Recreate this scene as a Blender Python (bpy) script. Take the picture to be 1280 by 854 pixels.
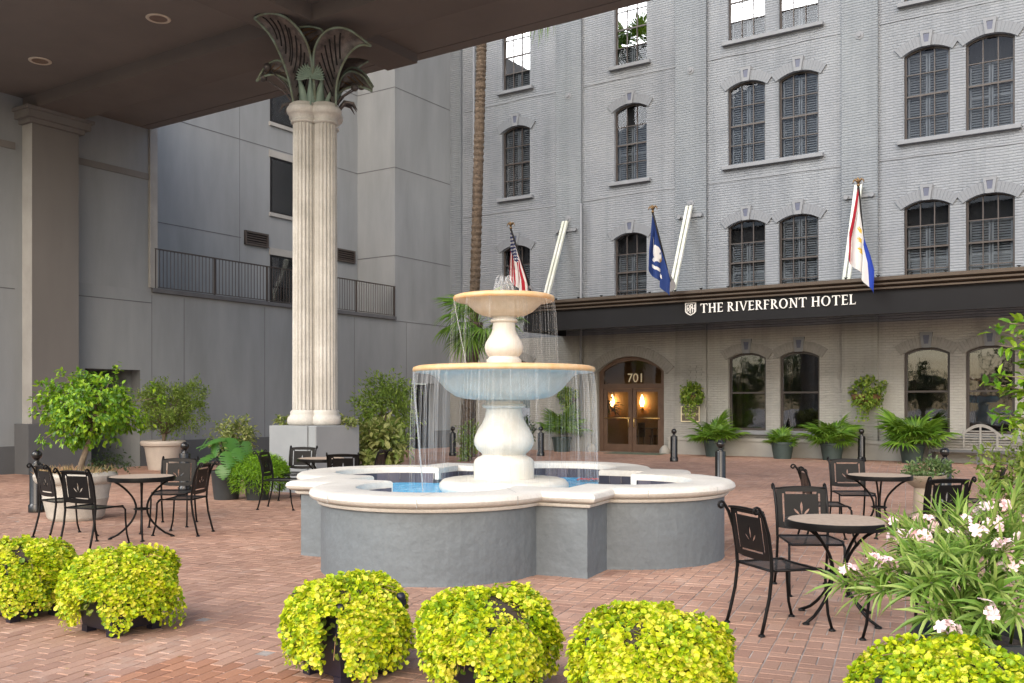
import bpy, math, random
import numpy as np
from mathutils import Matrix, Vector, Euler

for o in list(bpy.data.objects):
    bpy.data.objects.remove(o)
SC = bpy.context.scene
COL = SC.collection
rad = math.radians
PI = math.pi

# ------------------------------------------------------------------ camera
YAW = rad(33.556)
FPX, YH, EYE = 1184.0, 506.0, 1.6
cam_d = bpy.data.cameras.new('camera')
cam_d.sensor_width = 36.0
cam_d.lens = 36.0 * FPX / 1280.0
cam_d.shift_y = (YH - 427.0) / 1280.0
cam_d.clip_start = 0.05
cam_d.clip_end = 2000
cam = bpy.data.objects.new('camera', cam_d)
COL.objects.link(cam)
cam.location = (0, 0, EYE)
cam.rotation_euler = (PI / 2, 0, YAW)
SC.camera = cam

# ------------------------------------------------------------------ light
SUN_EL, SUN_ROT = rad(34), rad(151)
world = bpy.data.worlds.new('World')
SC.world = world
world.use_nodes = True
wn = world.node_tree
wn.nodes.clear()
wo = wn.nodes.new('ShaderNodeOutputWorld')
wb = wn.nodes.new('ShaderNodeBackground')
ws = wn.nodes.new('ShaderNodeTexSky')
ws.sky_type = 'NISHITA'
ws.sun_disc = False
ws.sun_elevation = SUN_EL
ws.sun_rotation = SUN_ROT
ws.altitude = 0
ws.air_density = 1.0
ws.dust_density = 3.0
ws.ozone_density = 1.0
wb.inputs['Strength'].default_value = 0.15
wn.links.new(ws.outputs[0], wb.inputs[0])
wn.links.new(wb.outputs[0], wo.inputs[0])

sun_d = bpy.data.lights.new('sun', 'SUN')
sun_d.energy = 1.5
sun_d.angle = rad(36)
sun_d.color = (1.0, 0.97, 0.91)
sun = bpy.data.objects.new('sun', sun_d)
COL.objects.link(sun)
to_sun = Vector((-math.cos(SUN_EL) * math.sin(SUN_ROT), math.cos(SUN_EL) * math.cos(SUN_ROT), math.sin(SUN_EL)))
sun.rotation_euler = to_sun.to_track_quat('Z', 'Y').to_euler()
sun.location = (-10, -20, 30)

SC.view_settings.view_transform = 'Standard'
SC.view_settings.look = 'None'
SC.view_settings.exposure = 1.0
SC.view_settings.gamma = 1.0
SC.view_settings.use_curve_mapping = False
SC.render.engine = 'CYCLES'

# ------------------------------------------------------------------ plan of the place
# x runs along the hotel front, y away from the street towards it
RX, RY = math.cos(YAW), math.sin(YAW)
FX, FY = -math.sin(YAW), math.cos(YAW)
HOTEL_Y = 28.6
SIDE_X = -21.7
def at(px, t):
    r = (px - 640) / FPX
    return (t * (r * RX + FX), t * (r * RY + FY))
def ground(px, py, z=0.0):
    return at(px, (EYE - z) * FPX / (py - YH))
def fac(px, py, Y=HOTEL_Y):
    r = (px - 640) / FPX
    t = Y / (r * RY + FY)
    return (t * (r * RX + FX), EYE + t * (YH - py) / FPX)
def sid(px, py, X=SIDE_X):
    r = (px - 640) / FPX
    t = X / (r * RX + FX)
    return (t * (r * RY + FY), EYE + t * (YH - py) / FPX)

# ------------------------------------------------------------------ materials
MATS = {}
def _new(name):
    m = bpy.data.materials.new(name)
    m.use_nodes = True
    nt = m.node_tree
    nt.nodes.clear()
    out = nt.nodes.new('ShaderNodeOutputMaterial')
    b = nt.nodes.new('ShaderNodeBsdfPrincipled')
    nt.links.new(b.outputs[0], out.inputs[0])
    MATS[name] = m
    return m, nt, b, out
def N(nt, typ, **kw):
    n = nt.nodes.new(typ)
    for k, v in kw.items():
        if k.startswith('i_'):
            key = k[2:].replace('_', ' ')
            n.inputs[int(key) if key.isdigit() else key].default_value = v
        else:
            setattr(n, k, v)
    return n
def c4(c):
    return (c[0], c[1], c[2], 1)
def mix(nt, fac_, a, b):
    n = nt.nodes.new('ShaderNodeMix')
    n.data_type = 'RGBA'
    L = nt.links.new
    for sock, v in ((n.inputs[0], fac_), (n.inputs[6], a), (n.inputs[7], b)):
        if isinstance(v, (int, float)):
            sock.default_value = v
        elif isinstance(v, tuple):
            sock.default_value = c4(v)
        else:
            L(v, sock)
    return n.outputs[2]
def ramp(nt, src, stops):
    r = nt.nodes.new('ShaderNodeValToRGB')
    els = r.color_ramp.elements
    while len(els) < len(stops):
        els.new(0.5)
    for e, (p, c) in zip(els, stops):
        e.position = p
        e.color = c4(c) if len(c) == 3 else c
    nt.links.new(src, r.inputs[0])
    return r.outputs[0]
def noise(nt, scale, vec=None, detail=4, rough=0.55):
    n = N(nt, 'ShaderNodeTexNoise')
    n.inputs['Scale'].default_value = scale
    n.inputs['Detail'].default_value = detail
    n.inputs['Roughness'].default_value = rough
    if vec is not None:
        nt.links.new(vec, n.inputs['Vector'])
    return n.outputs[0]
def objco(nt):
    return N(nt, 'ShaderNodeTexCoord').outputs['Object']
def bump(nt, b, h, strength, dist):
    n = N(nt, 'ShaderNodeBump')
    n.inputs['Strength'].default_value = strength
    n.inputs['Distance'].default_value = dist
    nt.links.new(h, n.inputs['Height'])
    nt.links.new(n.outputs[0], b.inputs['Normal'])
    return n
def surf(name, c1, c2=None, scale=3.0, rough=0.7, bmp=0.0, bscale=60, metal=0.0, spec=0.5, streak=False, obrand=0.0, bdist=0.01, fine=0.0):
    m, nt, b, out = _new(name)
    b.inputs['Roughness'].default_value = rough
    b.inputs['Metallic'].default_value = metal
    b.inputs['Specular IOR Level'].default_value = spec
    co = objco(nt)
    if c2 is None:
        c2 = tuple(v * 0.8 for v in c1)
    v = co
    if streak:
        mp = N(nt, 'ShaderNodeMapping')
        mp.inputs['Scale'].default_value = (1, 1, 0.22)
        nt.links.new(co, mp.inputs[0])
        v = mp.outputs[0]
    n1 = noise(nt, scale, v, 6, 0.6)
    col = ramp(nt, n1, [(0.3, c2), (0.7, c1)])
    if fine:
        n3 = noise(nt, scale * 14, co, 3)
        g = ramp(nt, n3, [(0.35, (1 - fine,) * 3), (0.65, (1 + 0 * fine,) * 3)])
        mm = nt.nodes.new('ShaderNodeMix')
        mm.data_type = 'RGBA'
        mm.blend_type = 'MULTIPLY'
        mm.inputs[0].default_value = 1
        nt.links.new(col, mm.inputs[6])
        nt.links.new(g, mm.inputs[7])
        col = mm.outputs[2]
    if obrand:
        oi = N(nt, 'ShaderNodeObjectInfo').outputs['Random']
        col = mix(nt, oi, col, tuple(v * (1 - obrand) for v in c1))
    nt.links.new(col, b.inputs['Base Color'])
    if bmp:
        bump(nt, b, noise(nt, bscale, co, 3), bmp, bdist)
    return m
def leafmat(name, cols, trans=0.35, rough=0.45):
    m, nt, b, out = _new(name)
    g = N(nt, 'ShaderNodeNewGeometry').outputs['Random Per Island']
    k = len(cols)
    col = ramp(nt, g, [((i + 0.5) / k, c) for i, c in enumerate(cols)])
    nt.links.new(col, b.inputs['Base Color'])
    b.inputs['Roughness'].default_value = rough
    b.inputs['Specular IOR Level'].default_value = 0.4
    t = N(nt, 'ShaderNodeBsdfTranslucent')
    nt.links.new(mix(nt, 0.25, col, (0.5, 0.6, 0.05)), t.inputs[0])
    ms = N(nt, 'ShaderNodeMixShader')
    ms.inputs[0].default_value = trans
    nt.links.new(b.outputs[0], ms.inputs[1])
    nt.links.new(t.outputs[0], ms.inputs[2])
    nt.links.new(ms.outputs[0], out.inputs[0])
    return m
def patchy(name, scale, amount):
    """let the leaf tint drift over the plant: older and younger growth in patches"""
    nt = MATS[name].node_tree
    rp = [n for n in nt.nodes if n.type == 'VALTORGB'][0]
    src = rp.inputs[0].links[0].from_socket
    g = N(nt, 'ShaderNodeNewGeometry')
    ns = noise(nt, scale, g.outputs['Position'], 3)
    a = N(nt, 'ShaderNodeMath', operation='MULTIPLY_ADD')
    nt.links.new(ns, a.inputs[0])
    a.inputs[1].default_value = amount
    a.inputs[2].default_value = -amount * .5
    b2 = N(nt, 'ShaderNodeMath', operation='ADD', use_clamp=True)
    nt.links.new(a.outputs[0], b2.inputs[0])
    nt.links.new(src, b2.inputs[1])
    nt.links.new(b2.outputs[0], rp.inputs[0])
def glow(name, col, strength):
    m, nt, b, out = _new(name)
    b.inputs['Base Color'].default_value = c4(col)
    b.inputs['Emission Color'].default_value = c4(col)
    b.inputs['Emission Strength'].default_value = strength
    return m
def attrmat(name, rough=0.8):
    m, nt, b, out = _new(name)
    a = N(nt, 'ShaderNodeAttribute', attribute_name='print')
    nt.links.new(a.outputs['Color'], b.inputs['Base Color'])
    b.inputs['Roughness'].default_value = rough
    t = N(nt, 'ShaderNodeBsdfTranslucent')
    nt.links.new(a.outputs['Color'], t.inputs[0])
    ms = N(nt, 'ShaderNodeMixShader')
    ms.inputs[0].default_value = 0.3
    nt.links.new(b.outputs[0], ms.inputs[1])
    nt.links.new(t.outputs[0], ms.inputs[2])
    nt.links.new(ms.outputs[0], out.inputs[0])
    return m
def glass(name, tint, ior, mirror=0.0):
    # thin pane: see-through body, mirror-like skin
    m, nt, b, out = _new(name)
    nt.nodes.remove(b)
    tr = N(nt, 'ShaderNodeBsdfTransparent')
    tr.inputs[0].default_value = c4(tint)
    gl = N(nt, 'ShaderNodeBsdfGlossy')
    gl.inputs['Roughness'].default_value = 0.02
    gl.inputs['Color'].default_value = (0.95, 0.96, 1, 1)
    co = objco(nt)
    bp = N(nt, 'ShaderNodeBump')
    bp.inputs['Strength'].default_value = 0.025
    bp.inputs['Distance'].default_value = 0.05
    nt.links.new(noise(nt, 2.2, co, 2), bp.inputs['Height'])
    nt.links.new(bp.outputs[0], gl.inputs['Normal'])
    fr = N(nt, 'ShaderNodeFresnel')
    fr.inputs[0].default_value = ior
    mx = N(nt, 'ShaderNodeMath', operation='MAXIMUM')
    nt.links.new(fr.outputs[0], mx.inputs[0])
    mx.inputs[1].default_value = mirror
    ms = N(nt, 'ShaderNodeMixShader')
    nt.links.new(mx.outputs[0], ms.inputs[0])
    nt.links.new(tr.outputs[0], ms.inputs[1])
    nt.links.new(gl.outputs[0], ms.inputs[2])
    nt.links.new(ms.outputs[0], out.inputs[0])
    return m
def brickwall(name, up, low, split, bw=0.225, rh=0.076, rough=0.6):
    m, nt, b, out = _new(name)
    L = nt.links.new
    co = objco(nt)
    sp = N(nt, 'ShaderNodeSeparateXYZ')
    L(co, sp.inputs[0])
    cb = N(nt, 'ShaderNodeCombineXYZ')
    wob = noise(nt, 1.3, co, 2)
    ad = N(nt, 'ShaderNodeMath', operation='MULTIPLY_ADD')
    L(wob, ad.inputs[0])
    ad.inputs[1].default_value = 0.05
    L(sp.outputs[2], ad.inputs[2])
    sxy = N(nt, 'ShaderNodeMath', operation='ADD')
    L(sp.outputs[0], sxy.inputs[0])
    L(sp.outputs[1], sxy.inputs[1])
    L(sxy.outputs[0], cb.inputs[0])
    L(ad.outputs[0], cb.inputs[1])
    br = N(nt, 'ShaderNodeTexBrick')
    br.inputs['Scale'].default_value = 1.0
    br.inputs['Brick Width'].default_value = bw
    br.inputs['Row Height'].default_value = rh
    br.inputs['Mortar Size'].default_value = 0.008
    br.inputs['Mortar Smooth'].default_value = 0.6
    br.inputs['Color1'].default_value = (0.955, 0.955, 0.955, 1)
    br.inputs['Color2'].default_value = (1.0, 1.0, 1.0, 1)
    br.inputs['Mortar'].default_value = (0.86, 0.86, 0.86, 1)
    L(cb.outputs[0], br.inputs['Vector'])
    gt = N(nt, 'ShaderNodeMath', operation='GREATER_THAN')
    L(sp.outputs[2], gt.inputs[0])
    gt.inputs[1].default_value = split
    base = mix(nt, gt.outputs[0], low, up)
    big = noise(nt, 0.5, co, 6, 0.65)
    g1 = ramp(nt, big, [(0.25, (0.74, 0.76, 0.78)), (0.45, (0.95, 0.95, 0.96)), (0.7, (1.06, 1.06, 1.05))])
    mp = N(nt, 'ShaderNodeMapping')
    mp.inputs['Scale'].default_value = (2.2, 2.2, 0.12)
    L(co, mp.inputs[0])
    g2 = ramp(nt, noise(nt, 1.0, mp.outputs[0], 5, 0.6), [(0.3, (0.80, 0.81, 0.82)), (0.55, (1, 1, 1))])
    def mul(x, y):
        n = nt.nodes.new('ShaderNodeMix')
        n.data_type = 'RGBA'
        n.blend_type = 'MULTIPLY'
        n.inputs[0].default_value = 1
        L(x, n.inputs[6])
        L(y, n.inputs[7])
        return n.outputs[2]
    col = mul(mul(mul(base, br.outputs['Color']), g1), g2)
    L(col, b.inputs['Base Color'])
    b.inputs['Roughness'].default_value = rough
    # courses stand out as soft ledges under thick paint, upright joints hardly at all
    dv2 = N(nt, 'ShaderNodeMath', operation='DIVIDE')
    L(ad.outputs[0], dv2.inputs[0])
    dv2.inputs[1].default_value = rh
    fr2 = N(nt, 'ShaderNodeMath', operation='FRACT')
    L(dv2.outputs[0], fr2.inputs[0])
    prof = ramp(nt, fr2.outputs[0], [(0.0, (0, 0, 0)), (0.22, (0.85, 0.85, 0.85)), (0.72, (1, 1, 1)), (1.0, (0.1, 0.1, 0.1))])
    hs = N(nt, 'ShaderNodeMath', operation='MULTIPLY_ADD')
    L(br.outputs['Fac'], hs.inputs[0])
    hs.inputs[1].default_value = -0.6
    mp3 = N(nt, 'ShaderNodeMapping')
    mp3.inputs['Scale'].default_value = (0.35, 0.35, 1)
    L(co, mp3.inputs[0])
    n2 = noise(nt, 20, mp3.outputs[0], 5, 0.7)
    sm = N(nt, 'ShaderNodeMath', operation='ADD')
    L(n2, sm.inputs[0])
    pm = N(nt, 'ShaderNodeMath', operation='MULTIPLY_ADD')
    L(gt.outputs[0], pm.inputs[0])
    pm.inputs[1].default_value = 0.85
    pm.inputs[2].default_value = 0.15
    pk = N(nt, 'ShaderNodeMath', operation='MULTIPLY')
    L(prof, pk.inputs[0])
    L(pm.outputs[0], pk.inputs[1])
    L(pk.outputs[0], sm.inputs[1])
    L(sm.outputs[0], hs.inputs[2])
    bump(nt, b, hs.outputs[0], 0.75, 0.017)
    return m

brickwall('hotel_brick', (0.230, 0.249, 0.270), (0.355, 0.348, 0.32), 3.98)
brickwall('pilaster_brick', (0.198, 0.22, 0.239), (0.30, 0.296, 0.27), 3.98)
surf('arch_brick', (0.185, 0.20, 0.22), (0.15, 0.16, 0.175), 7, 0.65, 0.5, 30, obrand=0.1)
surf('arch_brick_low', (0.25, 0.245, 0.23), (0.20, 0.195, 0.18), 7, 0.65, 0.5, 30)
surf('hotel_stone', (0.215, 0.228, 0.245), (0.175, 0.185, 0.20), 2, 0.7, 0.3, 30)
surf('hotel_dado', (0.36, 0.35, 0.32), (0.29, 0.28, 0.26), 1.5, 0.7, 0.2, 20)
surf('keystone_panel', (0.09, 0.10, 0.15), (0.06, 0.07, 0.11), 6, 0.5)
surf('stucco', (0.25, 0.265, 0.275), (0.188, 0.20, 0.208), 1.1, 0.85, 0.25, 45, streak=True)
surf('stucco_dark', (0.10, 0.103, 0.108), (0.08, 0.083, 0.087), 1, 0.8, 0.2, 40)
surf('stucco_trim', (0.34, 0.335, 0.32), (0.27, 0.265, 0.25), 2, 0.8)
surf('joint', (0.11, 0.112, 0.12), (0.08, 0.082, 0.088), 3, 0.9)
surf('ceiling_paint', (0.165, 0.145, 0.132), (0.138, 0.122, 0.112), 0.8, 0.75, 0.1, 20)
surf('beam_paint', (0.135, 0.116, 0.104), (0.11, 0.094, 0.085), 0.8, 0.75, 0.1, 20)
surf('pilaster_paint', (0.165, 0.155, 0.147), (0.135, 0.127, 0.12), 0.8, 0.8, 0.15, 40, streak=True)
surf('lamp_ring', (0.6, 0.52, 0.42), None, 4, 0.5)
surf('lamp_well', (0.22, 0.15, 0.11), (0.12, 0.08, 0.06), 30, 0.4)
surf('bronze_frame', (0.055, 0.043, 0.037), (0.042, 0.034, 0.03), 3, 0.45)
surf('door_bronze', (0.16, 0.10, 0.07), (0.11, 0.07, 0.05), 3, 0.35, metal=0.3)
surf('shutter_paint', (0.15, 0.16, 0.17), (0.12, 0.13, 0.138), 5, 0.6)
surf('drape_navy', (0.035, 0.04, 0.055), (0.02, 0.022, 0.03), 4, 0.8)
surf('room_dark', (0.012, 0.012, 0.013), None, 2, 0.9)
surf('blind_white', (0.7, 0.7, 0.68), None, 2, 0.7)
surf('lobby_wall', (0.10, 0.065, 0.04), (0.07, 0.045, 0.03), 1, 0.8)
surf('lobby_floor', (0.04, 0.03, 0.025), None, 1, 0.4)
surf('brass', (0.75, 0.52, 0.2), (0.6, 0.4, 0.15), 8, 0.3, metal=1.0)
glow('sconce_glow', (1.0, 0.62, 0.24), 13.0)
surf('lobby_wall_lit', (0.42, 0.27, 0.15), (0.36, 0.22, 0.12), 1, 0.8)  # lighter lobby wall behind the door, warm lamplight put into the colour
surf('gold_letter', (0.9, 0.8, 0.55), None, 8, 0.35, metal=0.2)
glass('pane_glass', (0.80, 0.83, 0.84), 1.8)
glass('upper_glass', (0.86, 0.88, 0.9), 1.27)
glass('door_glass', (0.90, 0.9, 0.88), 1.45)
glass('mirror_glass', (0.55, 0.6, 0.62), 1.7, 0.36)
surf('canopy_black', (0.012, 0.012, 0.0135), (0.009, 0.009, 0.01), 1, 0.6, spec=0.2)
surf('canopy_bronze', (0.115, 0.088, 0.068), (0.085, 0.065, 0.05), 2, 0.35, metal=0.55)
surf('sign_white', (0.85, 0.84, 0.8), None, 8, 0.5)
surf('white_paint', (0.60, 0.61, 0.58), (0.46, 0.49, 0.40), 2, 0.5)
surf('black_metal', (0.0055, 0.0055, 0.006), (0.009, 0.008, 0.0075), 12, 0.34, spec=0.16)
surf('black_gloss', (0.009, 0.009, 0.01), (0.014, 0.013, 0.012), 9, 0.22)
surf('grey_metal', (0.2, 0.2, 0.21), None, 4, 0.5, metal=0.3)
surf('flag_brass', (0.22, 0.14, 0.07), None, 9, 0.4, metal=0.7)
attrmat('flag_cloth')
surf('limestone', (0.58, 0.56, 0.515), (0.41, 0.39, 0.35), 2.2, 0.75, 0.3, 50, fine=0.12)
surf('pedestal_paint', (0.27, 0.285, 0.295), (0.22, 0.235, 0.245), 1.2, 0.7, 0.1, 40)
surf('leaf_bronze', (0.16, 0.135, 0.125), (0.035, 0.033, 0.035), 7, 0.42, 0.4, 25, metal=0.3)
surf('verdigris', (0.20, 0.28, 0.23), (0.13, 0.13, 0.08), 7, 0.6, metal=0.2)
surf('verdigris_pale', (0.22, 0.30, 0.24), (0.15, 0.21, 0.17), 5, 0.6)
surf('copper_brown', (0.16, 0.09, 0.04), (0.08, 0.06, 0.04), 9, 0.5, metal=0.4)
surf('basin_paint', (0.155, 0.178, 0.192), (0.13, 0.15, 0.162), 1.7, 0.6, 0.5, 7, fine=0.1, bdist=0.03)
surf('cast_stone', (0.70, 0.67, 0.61), (0.60, 0.565, 0.50), 2.5, 0.6, 0.5, 75, fine=0.1, bdist=0.006)
surf('bowl_stone', (0.69, 0.66, 0.595), (0.55, 0.515, 0.44), 6, 0.5, 0.3, 40, streak=True, fine=0.06)
surf('stained_rim', (0.66, 0.36, 0.14), (0.68, 0.50, 0.30), 5, 0.45, 0.3, 30)
surf('pool_tile', (0.085, 0.075, 0.10), (0.14, 0.11, 0.12), 6, 0.3, obrand=0.5)
surf('pool_paint', (0.03, 0.28, 0.62), (0.05, 0.34, 0.70), 3, 0.5)
surf('terrace_pot', (0.52, 0.46, 0.40), (0.43, 0.38, 0.33), 4, 0.75, 0.3, 40, fine=0.08)
surf('aged_pot', (0.55, 0.52, 0.46), (0.38, 0.35, 0.30), 5, 0.8, 0.5, 40, fine=0.15)
surf('charcoal_pot', (0.035, 0.04, 0.042), (0.025, 0.028, 0.03), 4, 0.55)
surf('green_pot', (0.05, 0.075, 0.072), (0.035, 0.055, 0.053), 4, 0.55)
surf('planter_navy', (0.014, 0.013, 0.028), (0.010, 0.010, 0.02), 4, 0.4)
surf('soil', (0.05, 0.035, 0.025), (0.03, 0.022, 0.016), 15, 0.95, 0.6, 40)
surf('bark', (0.25, 0.19, 0.13), (0.14, 0.10, 0.07), 9, 0.9, 0.7, 30)
surf('palm_bark', (0.13, 0.095, 0.065), (0.055, 0.04, 0.028), 7, 0.95, 1.0, 18, bdist=0.04)
surf('teak', (0.27, 0.262, 0.245), (0.20, 0.193, 0.18), 5, 0.75, 0.2, 30)
surf('bowl_wood', (0.33, 0.275, 0.21), (0.25, 0.205, 0.155), 6, 0.6)
surf('mat_green', (0.12, 0.16, 0.11), (0.08, 0.11, 0.08), 8, 0.95)
surf('red_cloth', (0.55, 0.03, 0.03), (0.4, 0.02, 0.02), 8, 0.5)
surf('coir', (0.20, 0.10, 0.05), (0.12, 0.06, 0.03), 14, 0.95, 0.8, 50)
surf('mortar', (0.50, 0.45, 0.41), (0.17, 0.14, 0.12), 2.6, 0.95, 0.3, 50)
surf('petal', (0.84, 0.66, 0.66), (0.82, 0.50, 0.54), 9, 0.6, obrand=0.1)
surf('plaque_metal', (0.16, 0.13, 0.095), None, 4, 0.45, metal=0.4)
leafmat('leaf_lime', [(0.20, 0.34, 0.008), (0.36, 0.50, 0.01), (0.49, 0.60, 0.012), (0.58, 0.65, 0.014), (0.68, 0.69, 0.025), (0.78, 0.72, 0.10)], 0.3)
patchy('leaf_lime', 5.0, 1.3)
leafmat('leaf_ficus', [(0.05, 0.14, 0.012), (0.13, 0.29, 0.016), (0.22, 0.40, 0.02), (0.34, 0.50, 0.03), (0.09, 0.22, 0.014)], 0.35, 0.35)
leafmat('leaf_olive', [(0.12, 0.21, 0.03), (0.21, 0.32, 0.055), (0.31, 0.41, 0.08), (0.10, 0.17, 0.028)])
leafmat('leaf_variegated', [(0.10, 0.16, 0.03), (0.40, 0.42, 0.17), (0.16, 0.23, 0.05), (0.30, 0.33, 0.12)])
leafmat('leaf_croton', [(0.12, 0.20, 0.03), (0.22, 0.30, 0.05), (0.07, 0.13, 0.02), (0.33, 0.38, 0.10)])
leafmat('leaf_fern', [(0.14, 0.30, 0.014), (0.23, 0.42, 0.02), (0.10, 0.23, 0.01)], 0.4)
leafmat('leaf_monstera', [(0.045, 0.14, 0.03), (0.08, 0.21, 0.04)], 0.25, 0.3)
leafmat('leaf_palm', [(0.08, 0.19, 0.018), (0.14, 0.29, 0.03), (0.23, 0.38, 0.05), (0.06, 0.15, 0.016)], 0.35, 0.4)
leafmat('leaf_oleander', [(0.11, 0.23, 0.03), (0.18, 0.32, 0.05), (0.27, 0.40, 0.08), (0.09, 0.19, 0.03), (0.34, 0.44, 0.12)], 0.35, 0.42)
leafmat('leaf_dry', [(0.30, 0.16, 0.08), (0.42, 0.27, 0.15), (0.22, 0.14, 0.08), (0.36, 0.30, 0.14)], 0.2)
leafmat('leaf_dark', [(0.03, 0.06, 0.02), (0.05, 0.09, 0.03), (0.02, 0.045, 0.018)], 0.2)
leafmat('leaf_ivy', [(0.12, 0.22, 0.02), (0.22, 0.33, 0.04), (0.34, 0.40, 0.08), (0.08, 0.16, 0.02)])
patchy('leaf_ficus', 4.0, 0.9)
patchy('leaf_olive', 3.0, 0.8)
patchy('leaf_croton', 4.0, 0.8)
leafmat('leaf_jade', [(0.10, 0.17, 0.06), (0.17, 0.24, 0.09), (0.07, 0.13, 0.05)])

# table stone: warm mottled tile
m, nt, b, out = _new('table_stone')
co = objco(nt)
vo = N(nt, 'ShaderNodeTexVoronoi')
vo.inputs['Scale'].default_value = 26
nt.links.new(co, vo.inputs['Vector'])
vcol = ramp(nt, vo.outputs['Distance'], [(0.0, (0.48, 0.38, 0.29)), (0.8, (0.31, 0.235, 0.175))])
col = mix(nt, noise(nt, 5, co, 5), vcol, (0.36, 0.29, 0.235))
nt.links.new(col, b.inputs['Base Color'])
b.inputs['Specular IOR Level'].default_value = 0.25
b.inputs['Roughness'].default_value = 0.7

# pavers: each one a little different
def pavermat(name, cols, grime):
    m, nt, b, out = _new(name)
    L = nt.links.new
    g = N(nt, 'ShaderNodeNewGeometry')
    oi = N(nt, 'ShaderNodeObjectInfo')
    ad = N(nt, 'ShaderNodeMath', operation='ADD')
    L(g.outputs['Random Per Island'], ad.inputs[0])
    L(oi.outputs['Random'], ad.inputs[1])
    fr_ = N(nt, 'ShaderNodeMath', operation='FRACT')
    L(ad.outputs[0], fr_.inputs[0])
    k = len(cols)
    col = ramp(nt, fr_.outputs[0], [((i + 0.5) / k, c) for i, c in enumerate(cols)])
    pos = g.outputs['Position']
    n1 = ramp(nt, noise(nt, 0.45, pos, 6, 0.65), [(0.34, (grime,) * 3), (0.62, (1, 1, 1))])
    n2 = ramp(nt, noise(nt, 60, pos, 3, 0.7), [(0.3, (0.82, 0.82, 0.82)), (0.7, (1.08, 1.08, 1.08))])
    for q in (n1, n2):
        mm = nt.nodes.new('ShaderNodeMix')
        mm.data_type = 'RGBA'
        mm.blend_type = 'MULTIPLY'
        mm.inputs[0].default_value = 1
        L(col, mm.inputs[6])
        L(q, mm.inputs[7])
        col = mm.outputs[2]
    pale = ramp(nt, noise(nt, 1.6, pos, 6, 0.72), [(0.56, (0, 0, 0)), (0.76, (0.5, 0.5, 0.5))])
    col = mix(nt, pale, col, (0.55, 0.46, 0.39))
    spot = ramp(nt, noise(nt, 5.5, pos, 4, 0.6), [(0.66, (0, 0, 0)), (0.74, (0.45, 0.45, 0.45))])
    col = mix(nt, spot, col, (0.14, 0.095, 0.08))
    L(col, b.inputs['Base Color'])
    b.inputs['Roughness'].default_value = 0.78
    bump(nt, b, noise(nt, 90, pos, 3), 0.4, 0.004)
    return m
pavermat('paver', [(0.405, 0.235, 0.165), (0.455, 0.272, 0.195), (0.43, 0.255, 0.18), (0.36, 0.205, 0.148), (0.49, 0.30, 0.22), (0.44, 0.262, 0.185), (0.385, 0.218, 0.155)], 0.66)
pavermat('paver_new', [(0.37, 0.175, 0.10), (0.43, 0.21, 0.125), (0.33, 0.155, 0.092)], 0.8)

# still blue pool water
m, nt, b, out = _new('pool_water')
b.inputs['Base Color'].default_value = (0.03, 0.33, 0.66, 1)
b.inputs['Roughness'].default_value = 0.12
b.inputs['Specular IOR Level'].default_value = 0.12
co = objco(nt)
pc = ramp(nt, noise(nt, 7, co, 4, 0.6), [(0.32, (0.03, 0.36, 0.72)), (0.55, (0.07, 0.50, 0.85)), (0.75, (0.40, 0.70, 0.9))])
nt.links.new(pc, b.inputs['Base Color'])
bump(nt, b, noise(nt, 18, co, 3), 0.5, 0.02)
# falling water: white threads, half see-through
m, nt, b, out = _new('falling_water')
b.inputs['Base Color'].default_value = (0.86, 0.88, 0.9, 1)
b.inputs['Roughness'].default_value = 0.15
tr = N(nt, 'ShaderNodeBsdfTransparent')
ms = N(nt, 'ShaderNodeMixShader')
ms.inputs[0].default_value = 0.10
nt.links.new(tr.outputs[0], ms.inputs[1])
nt.links.new(b.outputs[0], ms.inputs[2])
nt.links.new(ms.outputs[0], out.inputs[0])
# woven metal seat: fine holes
m, nt, b, out = _new('mesh_metal')
b.inputs['Base Color'].default_value = (0.014, 0.014, 0.015, 1)
b.inputs['Roughness'].default_value = 0.4
co = objco(nt)
mp = N(nt, 'ShaderNodeMapping')
mp.inputs['Rotation'].default_value = (0, 0, PI / 4)
mp.inputs['Scale'].default_value = (90, 90, 0.001)
nt.links.new(co, mp.inputs[0])
ck = N(nt, 'ShaderNodeTexVoronoi')
ck.inputs['Scale'].default_value = 1
ck.inputs['Randomness'].default_value = 0
nt.links.new(mp.outputs[0], ck.inputs['Vector'])
lt = N(nt, 'ShaderNodeMath', operation='LESS_THAN')
lt.inputs[1].default_value = 0.24
nt.links.new(ck.outputs['Distance'], lt.inputs[0])
tr = N(nt, 'ShaderNodeBsdfTransparent')
ms = N(nt, 'ShaderNodeMixShader')
nt.links.new(lt.outputs[0], ms.inputs[0])
nt.links.new(b.outputs[0], ms.inputs[1])
nt.links.new(tr.outputs[0], ms.inputs[2])
nt.links.new(ms.outputs[0], out.inputs[0])

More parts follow.
